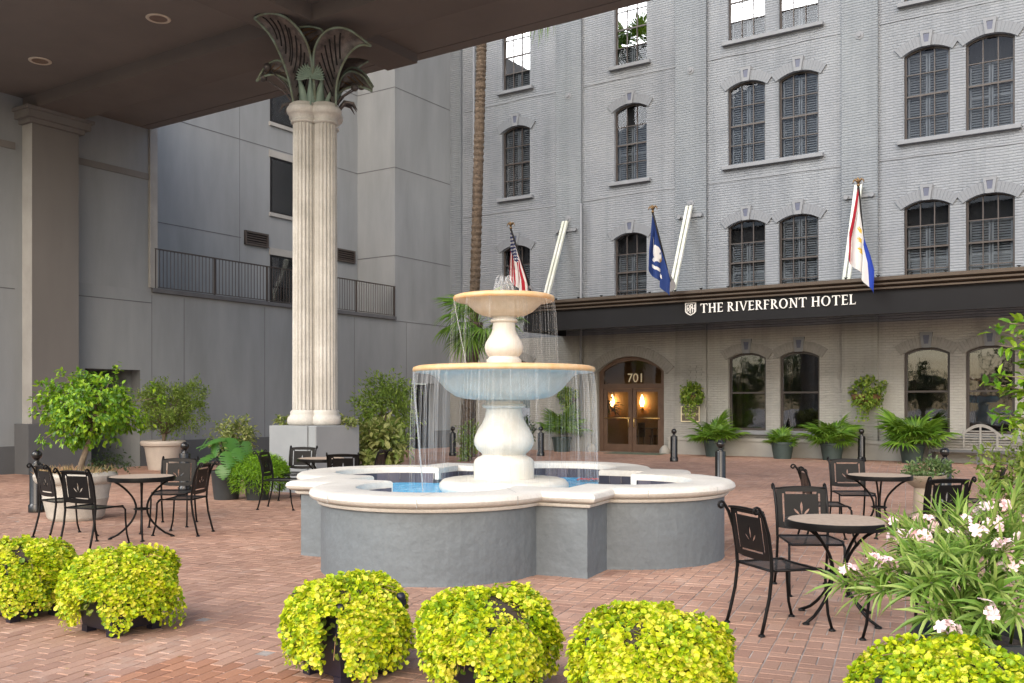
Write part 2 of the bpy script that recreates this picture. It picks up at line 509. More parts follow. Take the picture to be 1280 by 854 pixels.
# ------------------------------------------------------------------ mesh helpers
class MB:
    def __init__(s):
        s.v, s.f, s.mi = [], [], []
        s.cur = 0
    def add(s, vs, fs):
        o = len(s.v)
        s.v += [tuple(p) for p in vs]
        for f in fs:
            s.f.append(tuple(i + o for i in f))
            s.mi.append(s.cur)
        return s
    def box(s, x0, x1, y0, y1, z0, z1, rz=0, c=None):
        p = [(x0, y0, z0), (x1, y0, z0), (x1, y1, z0), (x0, y1, z0), (x0, y0, z1), (x1, y0, z1), (x1, y1, z1), (x0, y1, z1)]
        if rz:
            cx, cy = c if c else ((x0 + x1) / 2, (y0 + y1) / 2)
            co_, si = math.cos(rz), math.sin(rz)
            p = [(cx + (a - cx) * co_ - (b_ - cy) * si, cy + (a - cx) * si + (b_ - cy) * co_, d) for a, b_, d in p]
        return s.add(p, [(0, 3, 2, 1), (4, 5, 6, 7), (0, 1, 5, 4), (1, 2, 6, 5), (2, 3, 7, 6), (3, 0, 4, 7)])
    def cbox(s, x0, x1, y0, y1, z0, z1, c=0.01):
        # box with chamfered vertical and top edges
        def ring(z, d):
            return [(x0 + c + d, y0 + d, z), (x1 - c - d, y0 + d, z), (x1 - d, y0 + c + d, z), (x1 - d, y1 - c - d, z),
                    (x1 - c - d, y1 - d, z), (x0 + c + d, y1 - d, z), (x0 + d, y1 - c - d, z), (x0 + d, y0 + c + d, z)]
        return s.loft([ring(z0, 0), ring(z1 - c, 0), ring(z1, c)], True, True)
    def loft(s, rings, cap0=False, cap1=False, closed=True):
        n = len(rings[0])
        vs = [p for r in rings for p in r]
        fs = []
        for i in range(len(rings) - 1):
            for j in range(n if closed else n - 1):
                k = (j + 1) % n
                fs.append((i * n + j, i * n + k, (i + 1) * n + k, (i + 1) * n + j))
        if cap0:
            fs.append(tuple(range(n - 1, -1, -1)))
        if cap1:
            fs.append(tuple((len(rings) - 1) * n + j for j in range(n)))
        return s.add(vs, fs)
    def lathe(s, prof, n=32, c=(0, 0), cap0=False, cap1=False):
        rings = []
        for r, z in prof:
            rings.append([(c[0] + r * math.cos(2 * PI * j / n), c[1] + r * math.sin(2 * PI * j / n), z) for j in range(n)])
        return s.loft(rings, cap0, cap1)
    def tube(s, pts, r, n=8, cap=True):
        pts = [Vector(p) for p in pts]
        rs = r if isinstance(r, (list, tuple)) else [r] * len(pts)
        up = None
        rings = []
        for i, p in enumerate(pts):
            d = (pts[min(i + 1, len(pts) - 1)] - pts[max(i - 1, 0)])
            if d.length < 1e-9:
                d = Vector((0, 0, 1))
            d.normalize()
            if up is None:
                up = Vector((0, 0, 1)) if abs(d.z) < 0.9 else Vector((1, 0, 0))
            a = up - d * up.dot(d)
            if a.length < 1e-6:
                a = d.orthogonal()
            a.normalize()
            up = a
            bb = d.cross(a)
            rings.append([tuple(p + a * (rs[i] * math.cos(2 * PI * k / n)) + bb * (rs[i] * math.sin(2 * PI * k / n))) for k in range(n)])
        return s.loft(rings, cap, cap)
    def sphere(s, c, r, n=14, m_=8, sz=1.0):
        prof = [(max(r * math.sin(PI * i / m_), 1e-4), c[2] - r * sz * math.cos(PI * i / m_)) for i in range(m_ + 1)]
        return s.lathe(prof, n, (c[0], c[1]))
    def mesh(s, name, smooth=False, mats=()):
        me = bpy.data.meshes.new(name)
        me.from_pydata(s.v, [], s.f)
        for mm in mats:
            me.materials.append(MATS[mm])
        if len(mats) > 1:
            me.polygons.foreach_set('material_index', s.mi)
        if smooth:
            me.polygons.foreach_set('use_smooth', [True] * len(me.polygons))
        me.validate()
        me.update()
        return me

def place(name, me, parent=None, loc=None, rot=None, world=False, scale=None):
    o = bpy.data.objects.new(name, me)
    COL.objects.link(o)
    if parent is not None:
        o.parent = parent
        if world:
            # vertices are in world coordinates
            if parent.parent is None:
                o.matrix_parent_inverse = Matrix.LocRotScale(parent.location, parent.rotation_euler, parent.scale).inverted()
    if loc is not None:
        o.location = loc
    if rot is not None:
        o.rotation_euler = rot
    if scale is not None:
        o.scale = scale if isinstance(scale, (tuple, list)) else (scale,) * 3
    return o
def obj(name, mb, mat, parent=None, smooth=False, world=False, loc=None, rot=None, bevel=0, auto=None):
    mats = mat if isinstance(mat, (tuple, list)) else (mat,)
    me = mb.mesh(name, smooth, mats)
    if auto:
        me.set_sharp_from_angle(angle=rad(auto))
    o = place(name, me, parent, loc, rot, world)
    if bevel:
        md = o.modifiers.new('bevel', 'BEVEL')
        md.width = bevel
        md.segments = 2
        md.limit_method = 'ANGLE'
        md.angle_limit = rad(40)
    return o
def tag(o, label, cat, group=None, kind=None):
    if label:
        o['label'] = label
    if cat:
        o['category'] = cat
    if group:
        o['group'] = group
    if kind:
        o['kind'] = kind
    return o
def thing(name, label, cat, loc=(0, 0, 0), rz=0.0, group=None):
    o = bpy.data.objects.new(name, None)
    o.empty_display_size = 0.2
    COL.objects.link(o)
    o.location = loc if len(loc) == 3 else (loc[0], loc[1], 0)
    o.rotation_euler = (0, 0, rz)
    return tag(o, label, cat, group)
def dup(src, loc, rz, label, group=None):
    r = src.copy()
    COL.objects.link(r)
    r.location = loc if len(loc) == 3 else (loc[0], loc[1], 0)
    r.rotation_euler = (0, 0, rz)
    r['label'] = label
    if group:
        r['group'] = group
    for ch in list(src.children):
        c = ch.copy()
        COL.objects.link(c)
        c.parent = r
        for g in list(ch.children):
            d = g.copy()
            COL.objects.link(d)
            d.parent = c
    return r

def plate(name, outline, holes, depth, mat, axis='XZ', smooth=False):
    """flat board with real openings; outline in 2D, thickness centred on the sheet"""
    cu = bpy.data.curves.new(name, 'CURVE')
    cu.dimensions = '2D'
    cu.fill_mode = 'BOTH'
    cu.extrude = depth / 2
    for ring in [outline] + list(holes):
        sp = cu.splines.new('POLY')
        sp.points.add(len(ring) - 1)
        for p, q in zip(sp.points, ring):
            p.co = (q[0], q[1], 0, 1)
        sp.use_cyclic_u = True
    t = bpy.data.objects.new(name, cu)
    COL.objects.link(t)
    dg = bpy.context.evaluated_depsgraph_get()
    me = bpy.data.meshes.new_from_object(t.evaluated_get(dg))
    bpy.data.objects.remove(t)
    bpy.data.curves.remove(cu)
    n = len(me.vertices)
    a = np.empty(n * 3)
    me.vertices.foreach_get('co', a)
    a = a.reshape(-1, 3)
    if axis == 'XZ':
        a = np.stack([a[:, 0], -a[:, 2], a[:, 1]], -1)
    elif axis == 'YZ':
        a = np.stack([a[:, 2], a[:, 0], a[:, 1]], -1)
    me.vertices.foreach_set('co', a.ravel())
    me.materials.clear()
    me.materials.append(MATS[mat])
    me.update()
    me.name = name
    return me
def textmesh(name, body, size, mat, depth=0.01, axis='XZ', align='CENTER'):
    cu = bpy.data.curves.new(name, 'FONT')
    cu.body = body
    cu.size = size
    cu.extrude = depth / 2
    cu.align_x = align
    t = bpy.data.objects.new(name, cu)
    COL.objects.link(t)
    dg = bpy.context.evaluated_depsgraph_get()
    me = bpy.data.meshes.new_from_object(t.evaluated_get(dg))
    bpy.data.objects.remove(t)
    bpy.data.curves.remove(cu)
    a = np.empty(len(me.vertices) * 3)
    me.vertices.foreach_get('co', a)
    a = a.reshape(-1, 3)
    a = np.stack([a[:, 0], -a[:, 2], a[:, 1]], -1)
    me.vertices.foreach_set('co', a.ravel())
    me.materials.clear()
    me.materials.append(MATS[mat])
    me.update()
    return me
def arched(x0, x1, z0, zt, rise, n=14):
    """opening with a shallow arched head; zt is the crown"""
    zs = zt - rise
    w = (x1 - x0) / 2
    R = (w * w + rise * rise) / (2 * rise)
    cx, cz = (x0 + x1) / 2, zt - R
    a = math.asin(w / R)
    pts = [(x0, z0), (x1, z0)]
    for i in range(n + 1):
        t = a - 2 * a * i / n
        pts.append((cx + R * math.sin(t), cz + R * math.cos(t)))
    return pts

def npmesh(name, V, Fq, mats, smooth=False, mi=None):
    """V (n,3), Fq (m,k) faces of one size"""
    me = bpy.data.meshes.new(name)
    k = Fq.shape[1]
    me.vertices.add(len(V))
    me.vertices.foreach_set('co', np.ascontiguousarray(V, dtype=np.float32).ravel())
    me.loops.add(Fq.size)
    me.loops.foreach_set('vertex_index', Fq.astype(np.int32).ravel())
    me.polygons.add(len(Fq))
    me.polygons.foreach_set('loop_start', np.arange(0, Fq.size, k, dtype=np.int32))
    me.polygons.foreach_set('loop_total', np.full(len(Fq), k, dtype=np.int32))
    for mm in mats:
        me.materials.append(MATS[mm])
    if mi is not None:
        me.polygons.foreach_set('material_index', mi.astype(np.int32))
    me.polygons.foreach_set('use_smooth', np.full(len(Fq), bool(smooth)))
    me.update(calc_edges=True)
    me.validate()
    return me

# leaf shapes: y along the midrib, x across, z up
LEAF = {
    'oval': (np.array([(0, 0, 0), (-.5, .38, .10), (0, .42, 0), (.5, .38, .10), (-.36, .74, .04), (.36, .74, .04), (0, 1, -.12)], float),
             np.array([(0, 2, 1), (0, 3, 2), (1, 2, 4), (2, 3, 5), (4, 2, 6), (2, 5, 6)])),
    'round': (np.array([(0, 0, .0), (-.42, .18, .1), (.42, .18, .1), (-.55, .6, .06), (.55, .6, .06), (0, .5, -.05), (-.3, .95, -.04), (.3, .95, -.04)], float),
              np.array([(0, 5, 1), (0, 2, 5), (1, 5, 3), (2, 4, 5), (3, 5, 6), (5, 4, 7), (6, 5, 7)])),
    'lance': (np.array([(0, 0, 0), (-.5, .3, .05), (0, .33, .02), (.5, .3, .05), (-.42, .62, .02), (0, .64, -.01), (.42, .62, .02), (0, 1, -.12)], float),
              np.array([(0, 2, 1), (0, 3, 2), (1, 2, 5), (1, 5, 4), (2, 3, 6), (2, 6, 5), (4, 5, 7), (5, 6, 7)])),
    'blade': (np.array([(-.5, 0, 0), (.5, 0, 0), (-.4, .5, .05), (.4, .5, .05), (0, 1, -.15)], float),
              np.array([(0, 1, 3), (0, 3, 2), (2, 3, 4)])),
}
def unit(a):
    return a / np.maximum(np.linalg.norm(a, axis=-1, keepdims=True), 1e-9)
def leaves(rng, P, D, U, length, width, shape='oval', jl=0.3):
    """leaves with their stalk at P, pointing along D, upper side towards U -> V, F"""
    tv, tf = LEAF[shape]
    n = len(P)
    Y = unit(D)
    X = np.cross(Y, U)
    X = unit(X)
    Z = np.cross(X, Y)
    L = length * (1 + jl * rng.uniform(-1, 1, n))
    W = width * L / length
    V = (P[:, None, :] + X[:, None, :] * (tv[None, :, 0, None] * W[:, None, None])
         + Y[:, None, :] * (tv[None, :, 1, None] * L[:, None, None])
         + Z[:, None, :] * (tv[None, :, 2, None] * L[:, None, None]))
    F = tf[None] + (np.arange(n) * len(tv))[:, None, None]
    return V.reshape(-1, 3), F.reshape(-1, 3)
def rdir(rng, n):
    return unit(rng.normal(size=(n, 3)))
def crown(rng, c, radii, clumps, per, length, width, shape='oval', spread=0.3, droop=0.35, shell=0.55):
    """leaf cloud: clumps spread through an uneven volume; returns V, F and clump centres"""
    c = np.array(c)
    rr = np.array(radii)
    d = rdir(rng, clumps)
    rad_ = shell + (1 - shell) * rng.random(clumps) ** 0.7
    rad_ *= 1 + 0.16 * np.sin(3 * np.arctan2(d[:, 1], d[:, 0]) + rng.random() * 6) + rng.normal(0, .07, clumps)
    C = c + d * rad_[:, None] * rr
    sz = spread * rr.mean()
    n = clumps * per
    k = np.repeat(np.arange(clumps), per)
    off = rng.normal(size=(n, 3)) * sz * 0.5
    P = C[k] + off
    out = unit(P - c + rng.normal(size=(n, 3)) * 0.2 * rr.mean())
    D = unit(out * 0.7 + rng.normal(size=(n, 3)) * 0.55 + np.array([0, 0, -droop]))
    U = unit(out * 0.8 + np.array([0, 0, 0.9]) + rng.normal(size=(n, 3)) * 0.35)
    V, F = leaves(rng, P, D, U, length, width, shape)
    return V, F, C
def twigs(mb, rng, base, C, r0, every=1, r1=0.003):
    for q in C[::every]:
        q = Vector(q)
        b0 = Vector(base)
        mid = b0.lerp(q, 0.5) + Vector((rng.normal(0, .04), rng.normal(0, .04), 0.1 * (q - b0).length))
        mb.tube([b0, b0.lerp(mid, .6), mid, mid.lerp(q, .6), q], [r0, r0 * .75, r0 * .5, r0 * .35, r1], 5)

# ================================================================== GROUND
gb = MB()
gb.box(-400, 400, -400, 400, -0.5, -0.022)
g0 = obj('ground', gb, 'mortar')
tag(g0, None, None, kind='structure')
PAV = rad(11.0)
pc_, ps_ = math.cos(PAV), math.sin(PAV)
bed = MB()
bed.box(-26, 12, -8, 30, -0.02, -0.0045)
paving = obj('brick_paving', bed, 'mortar')
tag(paving, None, None, kind='structure')

rng = np.random.default_rng(11)
G = 0.2032
i = np.arange(-175, 130)
j = np.arange(-60, 190)
I, J = np.meshgrid(i, j, indexing='ij')
I = I.ravel(); J = J.ravel()
bx0 = I * G; by0 = J * G
even = (I + J) % 2 == 0
cx1 = np.where(even, bx0 + G / 2, bx0 + G / 4); cy1 = np.where(even, by0 + G / 4, by0 + G / 2)
cx2 = np.where(even, bx0 + G / 2, bx0 + 3 * G / 4); cy2 = np.where(even, by0 + 3 * G / 4, by0 + G / 2)
BC = np.concatenate([np.stack([cx1, cy1, even], -1), np.stack([cx2, cy2, even], -1)])
# running bond laid beyond the diagonal border at the street side
def wpt(p):
    return np.stack([p[..., 0] * pc_ - p[..., 1] * ps_, p[..., 0] * ps_ + p[..., 1] * pc_], -1)
d0 = np.array(ground(229, 759)); dv = unit(np.array([-1.178, .419])); dn = np.array([dv[1], -dv[0]])
if dn @ (np.array(ground(60, 845)) - d0) < 0:
    dn = -dn
def street_side(W):
    return (W - d0) @ dn > 0
W = wpt(BC[:, :2])
keep = ~street_side(W)
BC = BC[keep]
i2 = np.arange(-330, 260); j2 = np.arange(-60, 100)
I2, J2 = np.meshgrid(i2, j2, indexing='ij')
I2 = I2.ravel(); J2 = J2.ravel()
R2 = np.stack([(I2 + .5) * G / 2, (J2 + .5 * (I2 % 2)) * G, np.zeros(len(I2))], -1)
rdist = (wpt(R2[:, :2]) - d0) @ dn
R2 = R2[rdist > -.09]
BC = np.concatenate([BC, R2])
W = wpt(BC[:, :2])
dep = W @ np.array([FX, FY])
rgt = W @ np.array([RX, RY])
pxx = 640 + FPX * rgt / np.maximum(dep, .01)
inside = (W[:, 0] > SIDE_X) & (W[:, 0] < 6) & (W[:, 1] < HOTEL_Y - .02) & (dep > 3.0) & (pxx > -160) & (pxx < 1440)
# leave the fountain's own footprint free
FC = np.array([-6.08, 9.0]); FTH = 0.15
loc_f = (W - FC) @ np.array([[math.cos(FTH), -math.sin(FTH)], [math.sin(FTH), math.cos(FTH)]])
ff = ((abs(loc_f[:, 0]) < 1.5) & (abs(loc_f[:, 1]) < 1.5))
inside &= ~ff
BC, W, dep, pxx = BC[inside], W[inside], dep[inside], pxx[inside]
nb = len(BC)
GAP = 0.0075
lw = G - GAP * 1.2; ww = G / 2 - GAP
hgt = rng.normal(0, 0.0012, nb)
sd_ = (W - d0) @ dn
hgt[(sd_ < 0) & (np.arange(nb) >= nb - np.sum(inside[-len(R2):]))] -= .004
rotj = rng.normal(0, 0.008, nb)
tilt = rng.normal(0, 0.004, (nb, 2))
newb = np.zeros(nb, bool)
q0 = np.array(ground(292, 850)); uu = np.array([pc_, ps_]); vv = np.array([-ps_, pc_])
rel = W - q0
newb = (abs(rel @ uu) < .62) & (rel @ vv < .28) & (rel @ vv > -1.2)
vis = (pxx > 0) & (pxx < 1280) & (YH + FPX * EYE / dep < 854)
order = np.argsort(np.where(vis, dep, 1e9))
single = np.zeros(nb, bool)
single[order[:300]] = True
def brickverts(k):
    hor = BC[k, 2] > .5
    lx = np.where(hor, lw, ww) / 2
    ly = np.where(hor, ww, lw) / 2
    cs = np.cos(PAV + rotj[k]); sn = np.sin(PAV + rotj[k])
    out_ = []
    for z, ins in ((-0.015, 0), (-0.003, 0), (0.0, 0.0025)):
        for sx, sy in ((-1, -1), (1, -1), (1, 1), (-1, 1)):
            a = sx * (lx - ins); b_ = sy * (ly - ins)
            zz = z + hgt[k] + (tilt[k, 0] * a + tilt[k, 1] * b_) * (z > -.01)
            out_.append(np.stack([W[k, 0] + a * cs - b_ * sn, W[k, 1] + a * sn + b_ * cs, zz], -1))
    return np.stack(out_, 1)
BF = np.array([(0, 1, 5, 4), (1, 2, 6, 5), (2, 3, 7, 6), (3, 0, 4, 7), (4, 5, 9, 8), (5, 6, 10, 9), (6, 7, 11, 10), (7, 4, 8, 11), (8, 9, 10, 11)])
k = np.where(~single)[0]
V = brickverts(k).reshape(-1, 3)
Fb = (BF[None] + (np.arange(len(k)) * 12)[:, None, None]).reshape(-1, 4)
fld = place('brick_field', npmesh('brick_field', V, Fb, ['paver', 'paver_new'], mi=np.repeat(newb[k].astype(int), 9)), paving)
fld['kind'] = 'stuff'
# the nearest ones, each on its own
def one_brick(mat):
    out_ = []
    for z, ins in ((-0.015, 0), (-0.003, 0), (0.0, 0.0025)):
        for sx, sy in ((-1, -1), (1, -1), (1, 1), (-1, 1)):
            out_.append((sx * (lw / 2 - ins), sy * (ww / 2 - ins), z))
    return npmesh('brick', np.array(out_), BF, [mat])
bm_a, bm_b = one_brick('paver'), one_brick('paver_new')
for q in np.where(single)[0]:
    hor = BC[q, 2] > .5
    place('brick', bm_b if newb[q] else bm_a, paving, (W[q, 0], W[q, 1], hgt[q]), (tilt[q, 0], tilt[q, 1], PAV + rotj[q] + (0 if hor else PI / 2)))

# ================================================================== HOTEL
hotel = thing('hotel_building', 'grey painted brick hotel with rows of arched windows behind the fountain', 'building', (-10, HOTEL_Y, 0))
X_L, X_R, Z_TOP = -22.6, 3.5, 19.0
ROW_A = [-19.4, -14.82, -10.82, -9.2, -5.6, -4.0, -0.4, 1.2]
openings = []
for x in ROW_A:
    openings.append(('A', x, 4.80, 7.36))
    openings.append(('B', x, 9.10, 11.68))
    openings.append(('C', x, 13.0, 15.58))
for x in [-10.8, -9.17, -5.6, -4.0, -0.4, 1.2]:
    openings.append(('G', x, 0.80, 3.22))
openings.append(('G', -19.4, 0.8, 3.22))
WW = 1.2
holes = [arched(x, x + WW, z0, zt, 0.17) for r_, x, z0, zt in openings]
DX0, DX1, DZT = -15.47, -13.0, 3.22
holes.append(arched(DX0, DX1, 0.004, DZT, 0.5, 22))
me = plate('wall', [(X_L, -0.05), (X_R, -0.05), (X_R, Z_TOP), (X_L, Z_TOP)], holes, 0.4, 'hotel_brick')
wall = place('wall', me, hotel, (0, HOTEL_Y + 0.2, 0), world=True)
b_ = MB()
b_.box(X_L, X_R, HOTEL_Y - .02, HOTEL_Y + .3, Z_TOP, Z_TOP + .4)
obj('parapet', b_, 'hotel_stone', hotel, world=True)
for x0, x1 in ((-22.6, -21.2), (-17.05, -16.05), (-12.55, -11.5), (-7.3, -6.29), (-2.1, -1.1)):
    b_ = MB()
    b_.box(x0, x1, HOTEL_Y - .11, HOTEL_Y + .05, 0, Z_TOP - .02)
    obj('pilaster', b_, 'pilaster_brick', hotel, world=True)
    if x0 > -20:
        for z in (8.05, 12.32, 16.6):
            b_ = MB()
            prof = [(.001, 0), (.12, 0), (.12, .02), (.06, .03), (.05, .06), (.001, .06)]
            b_.lathe(prof, 14)
            obj('tie_plate', b_, 'hotel_stone', hotel, loc=((x0 + x1) / 2 + 10, -.11, z), rot=(PI / 2, 0, 0))
# base course with small ledge, broken at the door
for x0, x1 in ((X_L, DX0 - .2), (DX1 + .2, X_R)):
    b_ = MB()
    b_.box(x0, x1, HOTEL_Y - .13, HOTEL_Y + .02, 0, .46)
    b_.box(x0, x1, HOTEL_Y - .16, HOTEL_Y + .02, .46, .55)
    obj('base_course', b_, 'hotel_dado', hotel, world=True)
# thin ledges where the floors meet, with broken paint
rr = np.random.default_rng(5)
for z in (8.62, 12.55, 16.4):
    for x0, x1 in ((-21.15, -17.08), (-16.0, -12.6), (-11.45, -7.35), (-6.25, -2.15)):
        b_ = MB()
        xs = np.linspace(x0, x1, 26)
        zz = z + np.cumsum(rr.normal(0, .006, 26))
        rings = []
        for xx, z_ in zip(xs, zz):
            dpt = .016 + .012 * rr.random()
            rings.append([(xx, HOTEL_Y + .02, z_ - .02), (xx, HOTEL_Y - dpt, z_ - .012), (xx, HOTEL_Y - dpt * .6, z_ + .02), (xx, HOTEL_Y + .02, z_ + .025)])
        b_.loft(rings, True, True)
        obj('plaster_seam', b_, 'hotel_stone', hotel, world=True)

# --- windows
def arch_part(x, zt, rise=0.17, w=WW, band=0.30, over=0.13, n=18):
    """voussoir band over an opening, bricks standing slightly proud"""
    b2 = MB()
    hw_ = w / 2
    R = (hw_ ** 2 + rise ** 2) / (2 * rise)
    cx, cz = x + hw_, zt - R
    a = math.asin(min((hw_ + over * .55) / R, .999))
    for q in range(n):
        t0 = -a + 2 * a * q / n + .0012
        t1 = -a + 2 * a * (q + 1) / n - .0012
        y0 = HOTEL_Y - .045 - .004 * rr.random()
        pr_ = [(R + .0, t0), (R + .0, t1), (R + band, t1), (R + band, t0)]
        f = [(cx + r_ * math.sin(t), y0, cz + r_ * math.cos(t)) for r_, t in pr_]
        k_ = [(p[0], HOTEL_Y + .02, p[2]) for p in f]
        b2.add(f + k_, [(0, 1, 2, 3), (0, 4, 5, 1), (1, 5, 6, 2), (2, 6, 7, 3), (3, 7, 4, 0)])
    return b2
def frame_mesh(w, h, rise, cols, rows, out_=0.055, bar=0.026, mid=0.05):
    """sash window: outer frame with muntins as one board, its panes returned as rectangles"""
    holes_, panes = [], []
    pw = (w - 2 * out_ - (cols - 1) * bar) / cols
    hs = [(h - 2 * out_ - rise * .45 - mid - (rows - 2) * bar) / rows] * rows
    z = out_
    for r_ in range(rows):
        for c_ in range(cols):
            x = out_ + c_ * (pw + bar)
            top = z + hs[r_]
            if r_ == rows - 1:
                W2 = w / 2
                Rr = (W2 * W2 + rise * rise) / (2 * rise)
                def zc(xx):
                    return h - Rr + math.sqrt(Rr * Rr - (xx - W2) ** 2) - out_
                ring = [(x, z), (x + pw, z)] + [(x + pw - pw * t / 5, zc(x + pw - pw * t / 5)) for t in range(6)]
                holes_.append(ring)
                top = max(p[1] for p in ring)
            else:
                holes_.append([(x, z), (x + pw, z), (x + pw, top), (x, top)])
            panes.append((x, z, pw, top - z))
        z += hs[r_] + (mid if r_ == rows // 2 - 1 else bar)
    return plate('window', arched(0.004, w - .004, 0.004, h - .004, rise), holes_, 0.06, 'bronze_frame'), panes
fm_up, panes_up = frame_mesh(WW, 2.58, .17, 3, 4)
fm_lo, panes_lo = frame_mesh(WW, 2.42, .17, 1, 2, .075, .03, .055)
def pane_mesh(w, h, mat):
    b2 = MB()
    e = .008
    b2.box(-e, w + e, -.004, .004, -e, h + e)
    return b2.mesh('pane', False, (mat,))
PM = {}
def pane(w, h, mat):
    key = (round(w, 3), round(h, 3), mat)
    if key not in PM:
        PM[key] = pane_mesh(w, h, mat)
    return PM[key]
def shutter_mesh(w, h):
    b2 = MB()
    for s0 in (0.0, w / 2 + .01):
        lw_ = w / 2 - .01
        b2.box(s0, s0 + .05, -.02, .02, 0, h)
        b2.box(s0 + lw_ - .05, s0 + lw_, -.02, .02, 0, h)
        for zz in (0, h / 2 - .03, h - .06):
            b2.box(s0 + .05, s0 + lw_ - .05, -.018, .018, zz, zz + .06)
        nsl = int(h / .075)
        for q in range(nsl):
            z = .05 + q * (h - .1) / nsl
            b2.add([(s0 + .05, -.02, z), (s0 + lw_ - .05, -.02, z), (s0 + lw_ - .05, .02, z + .055), (s0 + .05, .02, z + .055)], [(0, 1, 2, 3)])
    return b2.mesh('shutter', False, ('shutter_paint',))
sh_full, sh_part = shutter_mesh(1.06, 2.4), shutter_mesh(1.06, 1.82)
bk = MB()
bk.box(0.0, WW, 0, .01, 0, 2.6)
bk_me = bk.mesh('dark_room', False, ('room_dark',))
ks = plate('keystone', [(-.11, -.02), (.11, -.02), (.17, .42), (-.17, .42)], [((-.055, .09), (.055, .09), (.085, .33), (-.085, .33))], .10, 'hotel_stone')
kb = MB()
kb.add([(-.07, 0, .09), (.07, 0, .09), (.1, 0, .35), (-.1, 0, .35)], [(0, 1, 2, 3)])
kb_me = kb.mesh('keystone_panel', False, ('keystone_panel',))
mid_y = HOTEL_Y + .15
for n_, (row, x, z0, zt) in enumerate(openings):
    up = row != 'G'
    w_ = place('window', fm_up if up else fm_lo, hotel, (x + 10, .15, z0))
    for q, (px_, pz_, pw_, ph_) in enumerate(panes_up if up else panes_lo):
        mat = 'upper_glass' if row in 'AB' else 'pane_glass'
        if row == 'C' and q < 3:
            mat = 'upper_glass'
        if row == 'C' and q >= 3:
            mat = 'mirror_glass'
        place('pane', pane(pw_, ph_, mat), w_, (px_, .0, pz_))
    if up:
        full = rr.random() < .55
        place('shutter', sh_full if full else sh_part, w_, (.07, .10, .04))
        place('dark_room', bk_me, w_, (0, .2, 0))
    place('arch', arch_part(0, zt - z0).mesh('arch', False, ('arch_brick' if up else 'arch_brick_low',)), w_, (0, -.15 - HOTEL_Y, 0))
    place('keystone', ks, w_, (WW / 2, -.185, zt - z0))
    place('keystone_panel', kb_me, w_, (WW / 2, -.218, zt - z0))
# sills, one under each window or pair
for row, z in (('G', .80), ('A', 4.8), ('B', 9.1), ('C', 13.0)):
    spans = [(-19.4, -18.2), (-14.82, -13.62), (-10.82, -8.0), (-5.6, -2.8), (-.4, 2.4)]
    for a_, c_ in spans:
        if row == 'G' and a_ in (-14.82,):
            continue
        b_ = MB()
        b_.cbox(a_ - .16, c_ + .16, HOTEL_Y - .15, HOTEL_Y + .11, z - .12, z - .002, .015)
        obj('sill', b_, 'hotel_stone', hotel, world=True)

# --- entrance
DW = DX1 - DX0
def zarch(x, w, rise, h):
    W2 = w / 2
    Rr = (W2 * W2 + rise * rise) / (2 * rise)
    return h - Rr + math.sqrt(max(Rr * Rr - (x - W2) ** 2, 0))
tr_ring = [(.16, 2.30), (DW - .16, 2.30)] + [(DW - .16 - (DW - .32) * t / 20, zarch(DW - .16 - (DW - .32) * t / 20, DW, .5, DZT) - .13) for t in range(21)]
lh = 2.1
hl = [(.16, .02), (DW / 2 - .012, .02), (DW / 2 - .012, lh + .04), (.16, lh + .04)]
hr = [(DW / 2 + .012, .02), (DW - .16, .02), (DW - .16, lh + .04), (DW / 2 + .012, lh + .04)]
door = place('door_frame', plate('door_frame', arched(.004, DW - .004, 0.004, DZT - .004, .5, 22), [tr_ring, hl, hr], .12, 'door_bronze'), hotel, (DX0 + 10, .2, 0))
b_ = MB()
b_.box(.12, DW - .12, -.004, .004, 2.27, 3.12)
place('transom_pane', b_.mesh('transom_pane', False, ('pane_glass',)), door, (0, .01, 0))
for s_, x0 in ((0, .165), (1, DW / 2 + .015)):
    wl = DW / 2 - .18
    leaf_m = plate('door_leaf', [(0, 0), (wl, 0), (wl, lh), (0, lh)], [[(.13, .24), (wl - .13, .24), (wl - .13, lh - .1), (.13, lh - .1)]], .05, 'door_bronze')
    place('door_leaf', leaf_m, door, (x0, 0, .03))
    b_ = MB()
    b_.box(.12, wl - .12, -.004, .004, .23, lh - .09)
    place('door_pane', b_.mesh('door_pane', False, ('door_glass',)), door, (x0, 0, .03))
    b_ = MB()
    b_.tube([(.05, -.06, 1.12), (wl - .05, -.06, 1.12)], .014, 6)
    xh = wl - .09 if s_ == 0 else .09
    b_.tube([(xh, -.05, .82), (xh, -.11, .84), (xh, -.11, 1.10), (xh, -.05, 1.12)], .016, 6)
    place('push_bar', b_.mesh('push_bar', True, ('brass',)), door, (x0, 0, .03))
place('house_number', textmesh('house_number', '701', .42, 'gold_letter', .015), door, (DW / 2 + .12, -.012, 2.36))
b_ = arch_part(DX0, DZT, .5, DW, .34, .2, 34)
obj('door_arch', b_, 'arch_brick_low', hotel, world=True)
for x in (DX0 - .12, DX1 + .12):
    b_ = MB()
    b_.lathe([(.17, 0), (.18, .1), (.13, .2), (.06, .27), (.001, .29)], 14, (x, HOTEL_Y - .2))
    obj('guard_stone', b_, 'hotel_dado', hotel, True, world=True)
